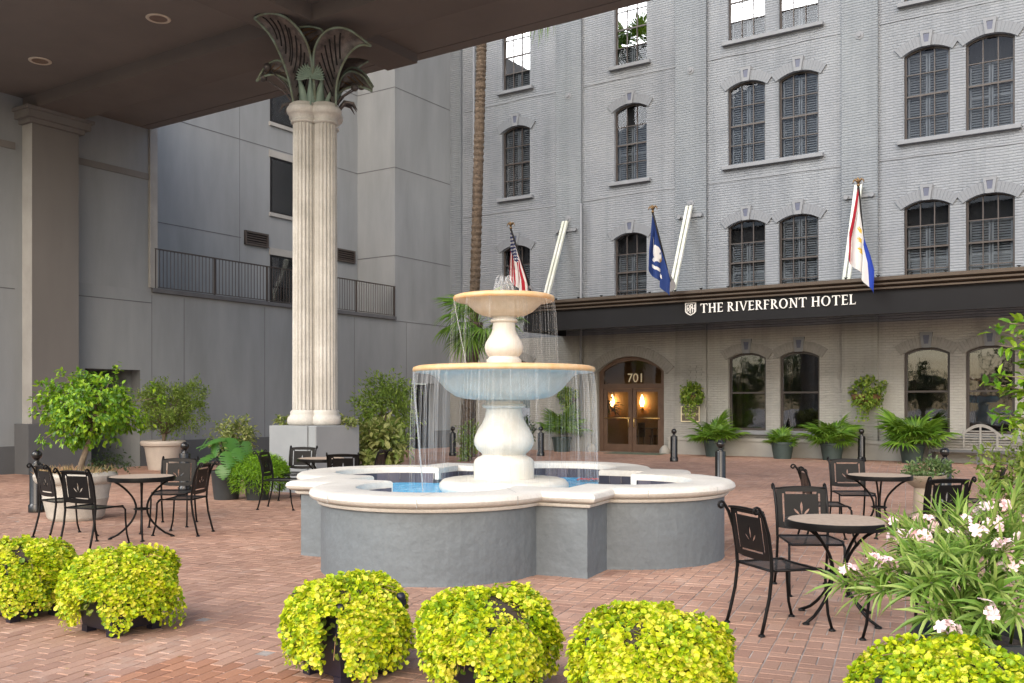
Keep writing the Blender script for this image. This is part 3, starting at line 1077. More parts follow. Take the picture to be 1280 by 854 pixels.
# lobby behind the glass
b_ = MB()
b_.box(-17.5, 3.0, 29.05, 34.0, -.03, -.006)
obj('lobby_floor', b_, 'lobby_floor', hotel, world=True)
b_ = MB()
b_.box(-12.0, 3, 33.4, 33.6, 0, 4.2)
b_.box(-17.7, -17.5, 29.02, 33.6, 0, 4.2)
b_.box(3, 3.2, 29.02, 33.6, 0, 4.2)
b_.box(-17.7, 3.2, 29.02, 33.6, 4.2, 4.3)
b_.box(-12.1, -12.0, 29.02, 33.4, 0, 4.2)
obj('lobby_wall', b_, 'lobby_wall', hotel, world=True)
b_ = MB()
b_.box(-17.49, -12.2, 33.0, 33.15, 0, 4.19)
b_.box(-12.2, -12.11, 29.02, 33.0, 0, 4.19)
obj('vestibule_wall', b_, 'lobby_wall_lit', hotel, world=True)
for px in (772, 809):
    sx, sz = fac(px, 503, 33.3)
    b_ = MB()
    b_.lathe([(.02, sz - .4), (.06, sz - .28), (.03, sz - .17)], 10, (sx, 32.85))
    b_.tube([(sx, 32.85, sz - .25), (sx, 32.98, sz - .25)], .02, 6)
    sc_ = obj('wall_sconce', b_, 'brass', hotel, True, world=True)
    b_ = MB()
    b_.lathe([(.05, sz - .16), (.085, sz - .02), (.07, sz + .10), (.02, sz + .26), (.001, sz + .3)], 12, (sx, 32.85))
    obj('lamp_shade', b_, 'sconce_glow', sc_, True)
# lobby furniture seen as silhouettes
b_ = MB()
sx, _ = fac(815, 540, 31.5)
b_.lathe([(.5, .72), (.5, .76), (.001, .76)], 20, (sx, 31.5))
b_.tube([(sx, 31.5, 0), (sx, 31.5, .74)], .05, 8)
obj('lobby_table', b_, 'bark', hotel, world=True)
for px, y_ in ((795, 31.2), (822, 31.9)):
    sx, _ = fac(px, 540, y_)
    b_ = MB()
    b_.box(sx - .24, sx + .24, y_ - .24, y_ + .24, .42, .48)
    b_.box(sx + .18, sx + .24, y_ - .24, y_ + .24, .48, .95)
    for a_ in (-.2, .2):
        for c_ in (-.2, .2):
            b_.tube([(sx + a_, y_ + c_, 0), (sx + a_, y_ + c_, .45)], .02, 5)
    obj('lobby_chair', b_, 'bark', hotel, world=True)
sx, _ = fac(757, 540, 31.0)
V, F, C = crown(np.random.default_rng(3), (sx, 31.0, 1.6), (.35, .35, .6), 20, 20, .2, .04, 'lance')
place('lobby_plant', npmesh('lobby_plant', V, F, ['leaf_dark']), hotel, world=True)
# curtains by the dining room windows
for x in (-10.8, -9.17, -5.6, -4.0):
    for s_ in (0, 1):
        b_ = MB()
        x0 = x + (0.02 if s_ == 0 else .98)
        rings = []
        for q in range(13):
            xx = x0 + q * .2 / 12
            yy = 29.25 + .03 * math.sin(q * 1.9)
            rings.append([(xx, yy, .3), (xx, yy, 3.4)])
        b_.loft(rings, closed=False)
        obj('curtain', b_, 'lobby_wall', hotel, True, world=True)
# plaque and ghost vents
plq = thing('wall_plaque', 'small bronze plaque with raised border on the brick pier right of the door', 'sign', (-12.02, HOTEL_Y - .11, 1.05))
b_ = MB()
b_.box(-.32, .32, -.03, 0, 0, .5)
obj('board', b_, 'plaque_metal', plq)
place('border', plate('border', [(-.32, 0), (.32, 0), (.32, .5), (-.32, .5)], [[(-.29, .03), (.29, .03), (.29, .47), (-.29, .47)]], .02, 'gold_letter'), plq, (0, -.035, 0))
for body, z, s_ in (('THE', .33, .08), ('RIVERFRONT', .21, .1), ('HOTEL', .09, .1)):
    place('lettering', textmesh('lettering', body, s_, 'gold_letter', .008), plq, (0, -.034, z))
for x in (-11.95, -6.8):
    b_ = MB()
    x0, z0 = x - .32, 2.35
    for r_ in range(6):
        for c_ in range(3):
            off = (.1 if r_ % 2 else 0)
            b_.box(x0 + c_ * .215 + off * .5, x0 + c_ * .215 + .195 + off * .5, HOTEL_Y - .135, HOTEL_Y - .1, z0 + r_ * .085, z0 + r_ * .085 + .072)
    obj('bricked_vent', b_, 'pilaster_brick', hotel, world=True)
# rain pipe and conduits
for x, y0, z1 in ((-20.6, .12, 18.5), (-16.0, .2, 8.5)):
    b_ = MB()
    b_.tube([(x, HOTEL_Y - y0, 0.5), (x, HOTEL_Y - y0, z1)], .045, 8)
    obj('rain_pipe', b_, 'hotel_stone', hotel, True, world=True)

# --- canopy
CY0, CX0 = 26.04, -16.8
can = thing('entrance_canopy', 'long black entrance canopy with ribbed bronze gutter and white letters across the hotel front', 'canopy', (-8, 26.04, 3.98))
b_ = MB()
b_.box(CX0, X_R, CY0, CY0 + .16, 3.98, 4.64)
b_.box(CX0, CX0 + .16, CY0 + .16, HOTEL_Y - .01, 3.98, 4.64)
b_.box(CX0 - .02, X_R, CY0 - .02, CY0, 3.98, 4.20)
obj('fascia', b_, 'canopy_black', can, world=True)
b_ = MB()
b_.box(CX0 + .17, X_R, CY0 + .17, HOTEL_Y - .01, 4.30, 4.40)
obj('soffit', b_, 'canopy_black', can, world=True)
prof = [(.0, 4.60), (-.10, 4.62), (-.10, 4.66), (-.05, 4.68), (-.16, 4.73), (-.16, 4.77), (-.10, 4.79), (-.20, 4.84), (-.20, 4.88), (-.13, 4.90), (-.13, 4.94), (.3, 4.94), (.3, 4.6)]
b_ = MB()
b_.loft([[(CX0 + (p[0] if x < 0 else 0), CY0 + p[0], p[1]) for p in prof] for x in (-1,)] + [[(X_R, CY0 + p[0], p[1]) for p in prof]], True, True)
b_.loft([[(CX0 + p[0], CY0 + p[0], p[1]) for p in prof], [(CX0 + p[0], HOTEL_Y - .12, p[1]) for p in prof]], True, True)
obj('gutter', b_, 'canopy_bronze', can, world=True)
b_ = MB()
b_.box(CX0 + .2, X_R, CY0 + .3, HOTEL_Y - .115, 4.68, 4.80)
obj('canopy_roof', b_, 'grey_metal', can, world=True)
b_ = MB()
for x in np.arange(CX0 + .4, X_R, .82):
    b_.box(x - .015, x + .015, CY0 - .04, CY0 + .04, 4.94, 4.99)
    b_.box(x - .05, x + .05, CY0 - .02, CY0 + .0, 4.98, 5.0)
obj('gutter_clips', b_, 'canopy_black', can, world=True)
# letters, drawn as roman capitals
TH, TN, SF = .15, .075, .07
def stroke(x0, y0, x1, y1, w):
    d = math.hypot(x1 - x0, y1 - y0)
    nx = 1.0
    return [(x0 - w / 2, y0), (x0 + w / 2, y0), (x1 + w / 2, y1), (x1 - w / 2, y1)]
def hbar(x0, x1, y, t=TN):
    return [(x0, y), (x1, y), (x1, y + t), (x0, y + t)]
def serif(x, y, w=.3):
    return hbar(x - w / 2, x + w / 2, y, SF * .7)
def ringpoly(cx, cy, rx, ry, wx, wy, a0, a1, n=18):
    polys = []
    for q in range(n):
        t0 = a0 + (a1 - a0) * q / n
        t1 = a0 + (a1 - a0) * (q + 1) / n
        polys.append([(cx + rx * math.cos(t0), cy + ry * math.sin(t0)), (cx + rx * math.cos(t1), cy + ry * math.sin(t1)),
                      (cx + (rx - wx) * math.cos(t1), cy + (ry - wy) * math.sin(t1)), (cx + (rx - wx) * math.cos(t0), cy + (ry - wy) * math.sin(t0))])
    return polys
def stem(x):
    return [stroke(x, 0, x, 1, TH), serif(x, 0), serif(x, 1 - SF * .7)]
GLY = {
    'T': (.78, stem(.39) + [hbar(0, .78, .925), [(0, .78), (.05, .78), (.06, .93), (0, .93)], [(.73, .78), (.78, .78), (.78, .93), (.72, .93)]]),
    'H': (.86, stem(.16) + stem(.70) + [hbar(.16, .70, .48)]),
    'E': (.64, stem(.16) + [hbar(.1, .60, .925), hbar(.1, .54, .48), hbar(.1, .62, 0), [(.55, .82), (.60, .80), (.60, .95), (.56, .95)], [(.57, .05), (.60, .05), (.64, .2), (.60, .2)]]),
    'R': (.76, stem(.16) + ringpoly(.30, .74, .30, .26, TH, TN, -PI / 2, PI / 2, 12) + [hbar(.16, .32, .925), hbar(.16, .32, .48), [(.28, .5), (.42, .5), (.80, 0), (.64, 0)]]),
    'I': (.36, stem(.18)),
    'V': (.80, [[(.0, 1), (.16, 1), (.46, 0), (.38, 0)], [(.70, 1), (.78, 1), (.46, 0), (.39, 0)], serif(.08, .95), serif(.74, .95)]),
    'F': (.62, stem(.16) + [hbar(.1, .58, .925), hbar(.1, .52, .48), [(.53, .82), (.58, .80), (.58, .95), (.54, .95)]]),
    'O': (.94, ringpoly(.46, .5, .44, .52, TH, TN, 0, 2 * PI, 30)),
    'N': (.86, [stroke(.15, 0, .15, 1, TN), stroke(.73, 0, .73, 1, TN), [(.08, 1), (.24, 1), (.80, 0), (.66, 0)], serif(.13, 0), serif(.75, .95), serif(.08, .95, .2)]),
    'L': (.62, stem(.16) + [hbar(.1, .60, 0), [(.55, .05), (.58, .05), (.62, .22), (.58, .22)]]),
}
TXT = 'THE RIVERFRONT HOTEL'
tot = sum(.36 if ch == ' ' else GLY[ch][0] + .12 for ch in TXT)
LX0, LX1 = fac(876, 388, CY0)[0], fac(1071.5, 388, CY0)[0]
LZ, CAP = 4.272, .265
sx_ = (LX1 - LX0) / tot
cur = LX0
for ch in TXT:
    if ch == ' ':
        cur += .36 * sx_
        continue
    wd, polys = GLY[ch]
    b_ = MB()
    for qi, pl in enumerate(polys):
        yy = -.03 - .0006 * qi
        f = [(cur + p[0] * sx_, CY0 + yy, LZ + p[1] * CAP) for p in pl]
        area = sum(f[a][0] * f[(a + 1) % 4][2] - f[(a + 1) % 4][0] * f[a][2] for a in range(4))
        if area < 0:
            f = f[::-1]
        k_ = [(p[0], CY0 - .002, p[2]) for p in f]
        b_.add(f + k_, [(0, 1, 2, 3), (0, 4, 5, 1), (1, 5, 6, 2), (2, 6, 7, 3), (3, 7, 4, 0)])
    lo = obj('letter', b_, 'sign_white', can, world=True)
    cur += (wd + .12) * sx_
# crest: shield outline with interlaced R F H
ex, ez = fac(863.5, 391, CY0)[0], 4.25
shd = [(-.17, .34), (.17, .34), (.17, .08), (.12, .02), (0, -.04), (-.12, .02), (-.17, .08)]
inn = [(-.145, .315), (.145, .315), (.145, .09), (.10, .045), (0, -.012), (-.10, .045), (-.145, .09)]
em = place('emblem', plate('emblem', shd, [inn], .02, 'sign_white'), can, (ex + 8, -.012, ez - 3.98))
b_ = MB()
def bar2(x0, z0, x1, z1, w, k):
    d = Vector((x1 - x0, 0, z1 - z0)).normalized()
    nrm = Vector((-d.z, 0, d.x)) * w / 2
    y = -.006 - .0007 * k
    p0, p1 = Vector((x0, y, z0)), Vector((x1, y, z1))
    f = [p0 - nrm, p1 - nrm, p1 + nrm, p0 + nrm]
    kk = [v + Vector((0, .012, 0)) for v in f]
    b_.add(f + kk, [(0, 1, 2, 3), (0, 4, 5, 1), (1, 5, 6, 2), (2, 6, 7, 3), (3, 7, 4, 0)])
segs = [(-.11, .05, -.11, .28), (-.11, .28, -.04, .27), (-.04, .27, -.04, .18), (-.04, .18, -.11, .17), (-.09, .17, -.03, .05), (0, .02, 0, .29), (0, .29, .06, .29), (0, .18, .05, .18), (.06, .05, .06, .28), (.12, .05, .12, .28), (.06, .16, .12, .16), (-.06, .1, .06, .24)]
for k_, sg_ in enumerate(segs):
    bar2(*sg_, .022, k_)
place('monogram', b_.mesh('monogram', False, ('sign_white',)), em)
# struts holding the canopy back to the piers
for xs in (-16.62, -12.03, -6.8):
    b_ = MB()
    for dx in (-.065, .065):
        p0, p1 = Vector((xs + dx, HOTEL_Y - .2, 7.95)), Vector((xs + dx, CY0 + .85, 4.72))
        d = (p1 - p0).normalized()
        sd = Vector((1, 0, 0)) * .042
        nn = d.cross(Vector((1, 0, 0))).normalized() * .042
        b_.loft([[tuple(p + a * sd + c * nn) for a, c in ((-1, -1), (1, -1), (1, 1), (-1, 1))] for p in (p0, p1)], True, True)
    obj('strut', b_, 'white_paint', can, world=True)
    b_ = MB()
    b_.box(xs - .42, xs + .42, HOTEL_Y - .16, HOTEL_Y - .112, 7.6, 7.7)
    for dx in (-.36, .36):
        b_.lathe([(.001, 0), (.07, 0), (.07, .09), (.001, .09)], 10, (xs + dx, 0))
        n0 = len(b_.v) - 40
        for q in range(n0, len(b_.v)):
            x, y, z = b_.v[q]
            b_.v[q] = (x, HOTEL_Y - .12 - z, 7.65 + y)
    obj('wall_bracket', b_, 'hotel_stone', can, world=True)
b_ = MB()
b_.lathe([(.001, -.09), (.2, -.09), (.2, .09), (.001, .09)], 20)
obj('floodlight', b_, 'grey_metal', can, loc=(fac(835, 357, CY0)[0] + 8, .05, 1.16), rot=(PI / 2, 0, .5))

# --- flags on raked poles
def flag(name, label, x, z0, ztop, ytop, colour, hoist, fly, seed):
    r_ = np.random.default_rng(seed)
    root = thing(name, label, 'flag', (x, CY0 + .05, z0), 0, 'flags over the hotel canopy')
    top = Vector((-.0, ytop, ztop - z0))
    b2 = MB()
    b2.tube([(0, 0, -.25), (0, 0, 0), tuple(top)], [.04, .04, .034], 8)
    obj('pole', b2, 'black_metal', root, True)
    b2 = MB()
    b2.tube([(0, .1, -.3), (0, .02, .1), tuple(top * .2)], [.06, .08, .05], 8)
    obj('bracket', b2, 'grey_metal', root, True)
    b2 = MB()
    b2.sphere((top.x, top.y, top.z + .05), .045, 10, 6)
    for s in (-1, 1):
        b2.tube([(top.x, top.y, top.z + .12), (top.x + s * .08, top.y, top.z + .21), (top.x + s * .14, top.y, top.z + .17)], [.035, .03, .008], 6)
        b2.tube([(top.x + s * .10, top.y, top.z + .2), (top.x + s * .15, top.y, top.z + .1)], [.025, .006], 5)
    b2.tube([(top.x, top.y, top.z + .08), (top.x, top.y, top.z + .2), (top.x - .02, top.y - .03, top.z + .24)], [.03, .04, .02], 6)
    obj('eagle_finial', b2, 'flag_brass', root, True)
    nu, nv = 54, 84
    pts = np.zeros((nu + 1, nv + 1, 3))
    hdir = -top.normalized()
    for a in range(nu + 1):
        u = a / nu
        hp = top * .985 + hdir * (u * hoist)
        for c in range(nv + 1):
            v = c / nv
            drop = v * fly
            gather = 1 - .25 * v
            fold = math.sin(u * 13 + v * 2.0) * .085 * min(1, v * 2.5)
            fold2 = math.cos(u * 19 + 1.0 + v * 1.5) * .06 * min(1, v * 2.5)
            mx, my = hp.x, hp.y
            tx, ty = -.02 + (u - .5) * .62, top.y * .55 - .1 * (u - .3)
            k2 = min(1, v * 1.6)
            pts[a, c] = (mx * (1 - k2) + tx * k2 + fold * .6, my * (1 - k2 * .7) + ty * k2 * .7 + fold2 - .05, hp.z - drop * (.97 + .03 * math.cos(u * 5)))
    V = pts.reshape(-1, 3)
    idx = np.arange((nu + 1) * (nv + 1)).reshape(nu + 1, nv + 1)
    F = np.stack([idx[:-1, :-1], idx[1:, :-1], idx[1:, 1:], idx[:-1, 1:]], -1).reshape(-1, 4)
    me = npmesh('cloth', V, F, ['flag_cloth'], True)
    uc, vc = np.meshgrid((np.arange(nu) + .5) / nu, (np.arange(nv) + .5) / nv, indexing='ij')
    cols = np.array([colour(a, c) for a, c in zip(uc.ravel(), vc.ravel())])
    cols = np.concatenate([cols, np.ones((len(cols), 1))], 1)
    at_ = me.color_attributes.new('print', 'FLOAT_COLOR', 'CORNER')
    at_.data.foreach_set('color', np.repeat(cols, 4, axis=0).astype(np.float32).ravel())
    place('cloth', me, root)
    return root
RED, WHT, NAVY = (.45, .012, .03), (.8, .79, .77), (.012, .02, .10)
def c_us(u, v):
    if u < .54 and v < .4:
        r_, c_ = int(v / .4 * 11), int(u / .54 * 9)
        fu, fv = (u / .54 * 9) % 1 - .5, (v / .4 * 11) % 1 - .5
        return WHT if (r_ + c_) % 2 == 0 and fu * fu + fv * fv < .14 else NAVY
    return RED if int(u * 13) % 2 == 0 else WHT
def c_la(u, v):
    du, dv_ = (u - .5), (v - .5)
    if .3 < v < .68:
        if (du / .2) ** 2 + ((v - .46) / .16) ** 2 < 1:
            if u > .52 and abs(v - .5) < .06:
                return (.5, .32, .1)
            return WHT
        if abs(du + .05 - (v - .44) * 1.6) < .07 and v < .56:
            return WHT
        if abs(du - .08 + (v - .46) * 1.3) < .06:
            return WHT
    if .72 < v < .82 and abs(du) < .26 and abs(v - .77 + du * .1) < .035:
        return WHT
    return (.016, .045, .19)
def c_no(u, v):
    if u < .17:
        return RED
    if u > .84:
        return (.02, .06, .42)
    for vc_ in (.34, .5, .66):
        du, dv_ = (u - .5), v - vc_
        if (abs(dv_) < .012 and abs(du) < .09) or (abs(du - .02) < .02 and abs(dv_) < .035) or ((abs(dv_) - .026) ** 2 / .0002 + (du + .02) ** 2 / .0025 < 1):
            return (.75, .5, .06)
    return WHT
def yat(px, X):
    r = (px - 640) / FPX
    return X * (r * RY + FY) / (r * RX + FX)
def polespec(pb, pt, yt_):
    x = fac(pb, 360, CY0 + .05)[0]
    y = yat(pt, x)
    dep_ = x * FX + y * FY
    return x, y - CY0 - .05, EYE + dep_ * (YH - yt_) / FPX
x_, y_, z_ = polespec(667, 638.5, 287)
flag('flag', 'stars and stripes hanging limp from the leftmost black pole behind the upper bowl', x_, 5.05, z_, y_, c_us, 1.0, 1.45, 1)
x_, y_, z_ = polespec(838, 816, 267)
flag('flag', 'dark blue flag with white bird emblem on the middle pole above the canopy', x_, 5.2, z_, y_, c_la, 1.1, 1.5, 2)
x_, y_, z_ = polespec(1082, 1073, 234)
flag('flag', 'white flag with red and blue edges and gold lilies, rightmost above the canopy', x_, 5.1, z_, y_, c_no, 1.1, 1.75, 3)

# ================================================================== SIDE BUILDING (left)
side = thing('side_building', 'plain grey stucco building with recessed balcony along the left of the courtyard', 'building', (SIDE_X, 20, 0))
YE = 28.88           # where it meets the hotel
YB0, YB1 = 15.55, 25.31   # balcony recess
XR = -23.45
LZB, SZT = 4.6, 17.0
nd0, nd1 = 12.9 + .75, 15.2  # doorway niche
# street-level wall, with the niche and the service door cut out
low = plate('wall', [(4, -0.05), (YE, -0.05), (YE, LZB), (4, LZB)],
            [[(nd0, .004), (nd1, .004), (nd1, 2.5), (nd0, 2.5)], [(26.16, .004), (27.55, .004), (27.55, 2.38), (26.16, 2.38)]], .4, 'stucco', 'YZ')
place('wall', low, side, (SIDE_X - .2, 0, 0), world=True)
b_ = MB()
b_.box(SIDE_X - .4, SIDE_X, 4, YB0, LZB + .0005, 12)
obj('upper_wall', b_, 'stucco', side, world=True)
b_ = MB()
b_.box(XR - .4, XR, YB0 - .5, YB1 + .3, LZB, SZT)
obj('balcony_wall', b_, 'stucco', side, world=True)
b_ = MB()
b_.box(XR - .2, SIDE_X, YB1, YE, LZB + .0005, SZT)
obj('bay', b_, 'stucco', side, world=True)
b_ = MB()
b_.box(XR - .3, SIDE_X + .09, YB0 - .02, YB1 - .005, LZB - .04, LZB + .07)
obj('balcony_slab', b_, 'joint', side, world=True)
b_ = MB()
b_.box(SIDE_X - .02, SIDE_X + .05, YB0 - .06, YB0 + .14, 4.68, 8.9)
b_.box(SIDE_X - .02, SIDE_X + .075, YB0 - .1, YB0 - .06, 4.68, 8.9)
obj('corner_trim', b_, 'stucco_trim', side, world=True)
# dark painted skirting
for a_, c_ in ((4, nd0), (nd1, 26.16), (27.55, YE - .3)):
    b_ = MB()
    b_.box(SIDE_X - .01, SIDE_X + .025, a_, c_, 0, .64)
    obj('skirting', b_, 'stucco_dark', side, world=True)
# control joints: narrow dark beads
def vjoint(y, z0, z1, X=SIDE_X):
    b2 = MB()
    b2.box(X - .01, X + .004, y - .006, y + .006, z0, z1)
    obj('wall_joint', b2, 'joint', side, world=True)
def hjoint(y0, y1, z, X=SIDE_X, h=.011):
    b2 = MB()
    b2.box(X - .01, X + .006, y0, y1, z - h, z + h)
    obj('wall_joint', b2, 'joint', side, world=True)
hjoint(4, 11.9, 4.28); hjoint(13.45, YB0, 4.28)
for y in (YB0, 16.56, 19.41, 23.27, 25.94):
    vjoint(y, .65, 4.5)
hjoint(25.31, YE, 4.53)
for z in (6.82, 9.9, 12.7):
    hjoint(YB1, YE, z)
    b2 = MB()
    b2.box(XR, SIDE_X - .002, YB1 - .006, YB1 + .01, z - .014, z + .014)
    obj('wall_joint', b2, 'joint', side, world=True)
    if z > 9:
        hjoint(YB0, YB1, z, XR)
hjoint(YB0, 20.0, 6.83, XR)
vjoint(19.96, 4.7, SZT, XR)
b_ = MB()
b_.box(SIDE_X - .01, SIDE_X + .03, 4, 11.9, 7.5, 7.66)
b_.box(SIDE_X - .01, SIDE_X + .03, 13.4, YB0 - .1, 7.5, 7.66)
obj('string_course', b_, 'pilaster_paint', side, world=True)
# niche: deep dark doorway
b_ = MB()
b_.box(SIDE_X - 2.2, SIDE_X - .4, nd1, nd1 + .1, 0, 2.6)
b_.box(SIDE_X - 2.3, SIDE_X - 2.2, nd0 - .1, nd1 + .1, 0, 2.6)
b_.box(SIDE_X - 2.2, SIDE_X - .4, nd0 - .1, nd0, 0, 2.6)
b_.box(SIDE_X - 2.3, SIDE_X - .4, nd0 - .1, nd1 + .1, 2.5, 2.6)
obj('niche', b_, 'stucco', side, world=True)
b_ = MB()
b_.box(SIDE_X - 2.2, SIDE_X - 2.15, nd0 + .1, nd1 - .1, 0, 2.2)
b_.box(SIDE_X - 1.5, SIDE_X - 1.42, 14.0, 14.08, 0, 2.5)
obj('niche_door', b_, 'room_dark', side, world=True)
# service door by the hotel
b_ = MB()
b_.box(SIDE_X - .32, SIDE_X - .25, 26.2, 27.5, 0, 2.34)
sd = obj('service_door', b_, 'canopy_black', side, world=True)
b_ = MB()
b_.box(SIDE_X - .25, SIDE_X - .22, 26.75, 26.85, .9, 1.2)
obj('handle', b_, 'grey_metal', sd)
b_ = MB()
b_.box(SIDE_X + .0, SIDE_X + .14, 26.9 - .95, 27.2 - .95, 1.45, 1.75)
obj('wall_speaker', b_, 'grey_metal', side, world=True)  # speaker on the wall beside the service door
# balcony windows, door and louvres in the recessed wall
def yz_frame(y0, y1, z0, z1, t, X, d=.08):
    return plate('window', [(y0, z0), (y1, z0), (y1, z1), (y0, z1)], [[(y0 + t, z0 + t), (y1 - t, z0 + t), (y1 - t, z1 - t), (y0 + t, z1 - t)]], d, 'canopy_black', 'YZ')
for z0, z1 in ((7.82, 9.62), (10.75, 12.6)):
    w_ = place('window', yz_frame(21.2, 22.9, z0, z1, .05, XR), side, (XR, 0, 0), world=True)
    b_ = MB()
    b_.box(XR + .005, XR + .012, 21.24, 22.86, z0 + .04, z1 - .04)
    obj('pane', b_, 'pane_glass', w_, loc=(-XR, 0, 0))
    bb = MB()
    rings = []
    for q in range(40):
        yy = 21.26 + q * 1.58 / 39
        rings.append([(XR + .0025 + .002 * (q % 2), yy, z0 + .05), (XR + .0025 + .002 * (q % 2), yy, z1 - .05)])
    bb.loft(rings, closed=False)
    obj('drape', bb, 'drape_navy', w_, loc=(-XR, 0, 0))
    b_ = MB()
    b_.box(XR, XR + .07, 21.15, 22.95, z0 - .12, z0 - .003)
    b_.box(XR, XR + .05, 21.15, 22.95, z1 + .003, z1 + .22)
    obj('surround', b_, 'stucco_trim', w_, loc=(-XR, 0, 0))
w_ = place('balcony_door', yz_frame(21.2, 22.9, 4.66, 6.45, .05, XR), side, (XR, 0, 0), world=True)
b_ = MB()
b_.box(XR + .005, XR + .012, 21.24, 22.86, 4.7, 6.4)
obj('pane', b_, 'pane_glass', w_, loc=(-XR, 0, 0))
b_ = MB()
b_.box(XR - .0, XR + .003, 21.24, 22.86, 4.7, 6.4)
obj('drape', b_, 'lobby_wall', w_, loc=(-XR, 0, 0))
b_ = MB()
b_.box(XR, XR + .05, 21.15, 22.95, 6.455, 6.68)
obj('lintel', b_, 'stucco_trim', w_, loc=(-XR, 0, 0))
for y0, y1 in ((20.13, 21.08), (24.2, 25.12)):
    b_ = MB()
    z0, z1 = 6.64, 7.08
    b_.box(XR, XR + .03, y0, y1, z0, z1)
    lv = obj('louvre', b_, 'room_dark', side, world=True)
    place('louvre_frame', plate('louvre_frame', [(y0, z0), (y1, z0), (y1, z1), (y0, z1)], [[(y0 + .06, z0 + .06), (y1 - .06, z0 + .06), (y1 - .06, z1 - .06), (y0 + .06, z1 - .06)]], .06, 'bronze_frame', 'YZ'), lv, (XR + .05, 0, 0))
    for q in range(4):
        b_ = MB()
        z = z0 + .08 + q * .075
        b_.add([(XR + .07, y0 + .06, z), (XR + .07, y1 - .06, z), (XR + .035, y1 - .06, z + .05), (XR + .035, y0 + .06, z + .05)], [(0, 1, 2, 3)])
        obj('slat', b_, 'bronze_frame', lv)
# railing
b_ = MB()
XG = SIDE_X + .03
ys = np.arange(YB0 + .1, YB1 - .1, .115)
for y in ys:
    b_.box(XG - .007, XG + .007, y - .007, y + .007, LZB + .12, 5.70)
obj('balusters', b_, 'bronze_frame', side, world=True)
b_ = MB()
b_.box(XG - .025, XG + .025, YB0 + .05, YB1 - .03, 5.70, 5.73)
b_.box(XG - .015, XG + .015, YB0 + .05, YB1 - .03, LZB + .1, LZB + .12)
for y in np.linspace(YB0 + .08, YB1 - .06, 6):
    b_.box(XG - .022, XG + .022, y - .02, y + .02, LZB + .07, 5.7)
obj('railing', b_, 'bronze_frame', side, world=True)
# rain pipe in the corner to the hotel
b_ = MB()
b_.box(SIDE_X - .02, SIDE_X + .07, YE - .22, YE - .05, .1, SZT)
obj('rain_pipe', b_, 'stucco_trim', side, world=True)
# flat pilaster that carries the porch beam
PY0, PY1, PXF = 12.09, 13.24, SIDE_X + .4
b_ = MB()
b_.box(SIDE_X - .02, PXF, PY0, PY1, 1.15, 8.1)
pl = obj('pilaster', b_, 'pilaster_paint', side, world=True)
b_ = MB()
b_.box(SIDE_X - .02, PXF + .004, PY0 - .012, PY0 - .001, 1.15, 8.1)
obj('lit_side', b_, 'stucco_trim', pl)  # paler sheet over the street-facing side, daylight put into its colour
b_ = MB()
for k_, (d, z0, z1) in enumerate(((.1, 8.1, 8.2), (.2, 8.2, 8.36), (.26, 8.36, 8.435))):
    b_.box(SIDE_X - .02, PXF + d, PY0 - d, PY1 + d, z0 + .0005 * k_, z1)
obj('pilaster_cap', b_, 'pilaster_paint', pl)
b_ = MB()
b_.box(SIDE_X - .02, PXF + .2, PY0 - .2, PY1 + .2, 0, 1.16)
obj('plinth', b_, 'stucco_dark', pl)

# ================================================================== PORCH ROOF
ZB, ZC, ZF = 8.44, 8.74, 8.83
porch = thing('porch_roof', 'dark brown concrete driveway roof with deep beams overhead at upper left', 'roof', (-12.8, 12.7, ZB))
PX1, PYS = 1.5, 8.0
b_ = MB()
b_.box(SIDE_X, PX1, PYS, PY0 + .2, ZC, ZC + .25)
obj('ceiling', b_, 'ceiling_paint', porch, world=True)
b_ = MB()
b_.box(SIDE_X, PX1, PY0, PY1, ZB, ZC + .24)
obj('beam', b_, 'beam_paint', porch, world=True)
b_ = MB()
b_.box(-13.35, -12.29, PYS, PY0 - .003, ZB + .003, ZC + .23)
obj('beam', b_, 'beam_paint', porch, world=True)
b_ = MB()
b_.box(SIDE_X, PX1, PY1, 15.17, ZF, ZF + .2)
obj('soffit', b_, 'ceiling_paint', porch, world=True)
b_ = MB()
b_.box(-13.2, -12.4, PY1 + .003, 15.17, ZF - .2, ZF + .1)
obj('beam_stub', b_, 'beam_paint', porch, world=True)
b_ = MB()
b_.box(SIDE_X, PX1, 15.2, 15.5, ZF, ZF + .9)
obj('roof_edge', b_, 'ceiling_paint', porch, world=True)
b_ = MB()
b_.box(SIDE_X, PX1, PYS - .02, 15.19, ZC + .3, ZC + .7)
obj('roof_slab', b_, 'ceiling_paint', porch, world=True)
for px, py in ((198, 23), (50, 76)):
    lx, ly = ground(px, py, ZC)
    b_ = MB()
    b_.lathe([(.16, ZC - .012), (.21, ZC - .02), (.225, ZC - .008), (.22, ZC + .01)], 26, (lx, ly))
    dl = obj('downlight', b_, 'lamp_ring', porch, True, world=True)
    b_ = MB()
    b_.lathe([(.17, ZC - .010), (.10, ZC - .002), (.001, ZC - .003)], 22, (lx, ly))
    obj('reflector', b_, 'lamp_well', dl)

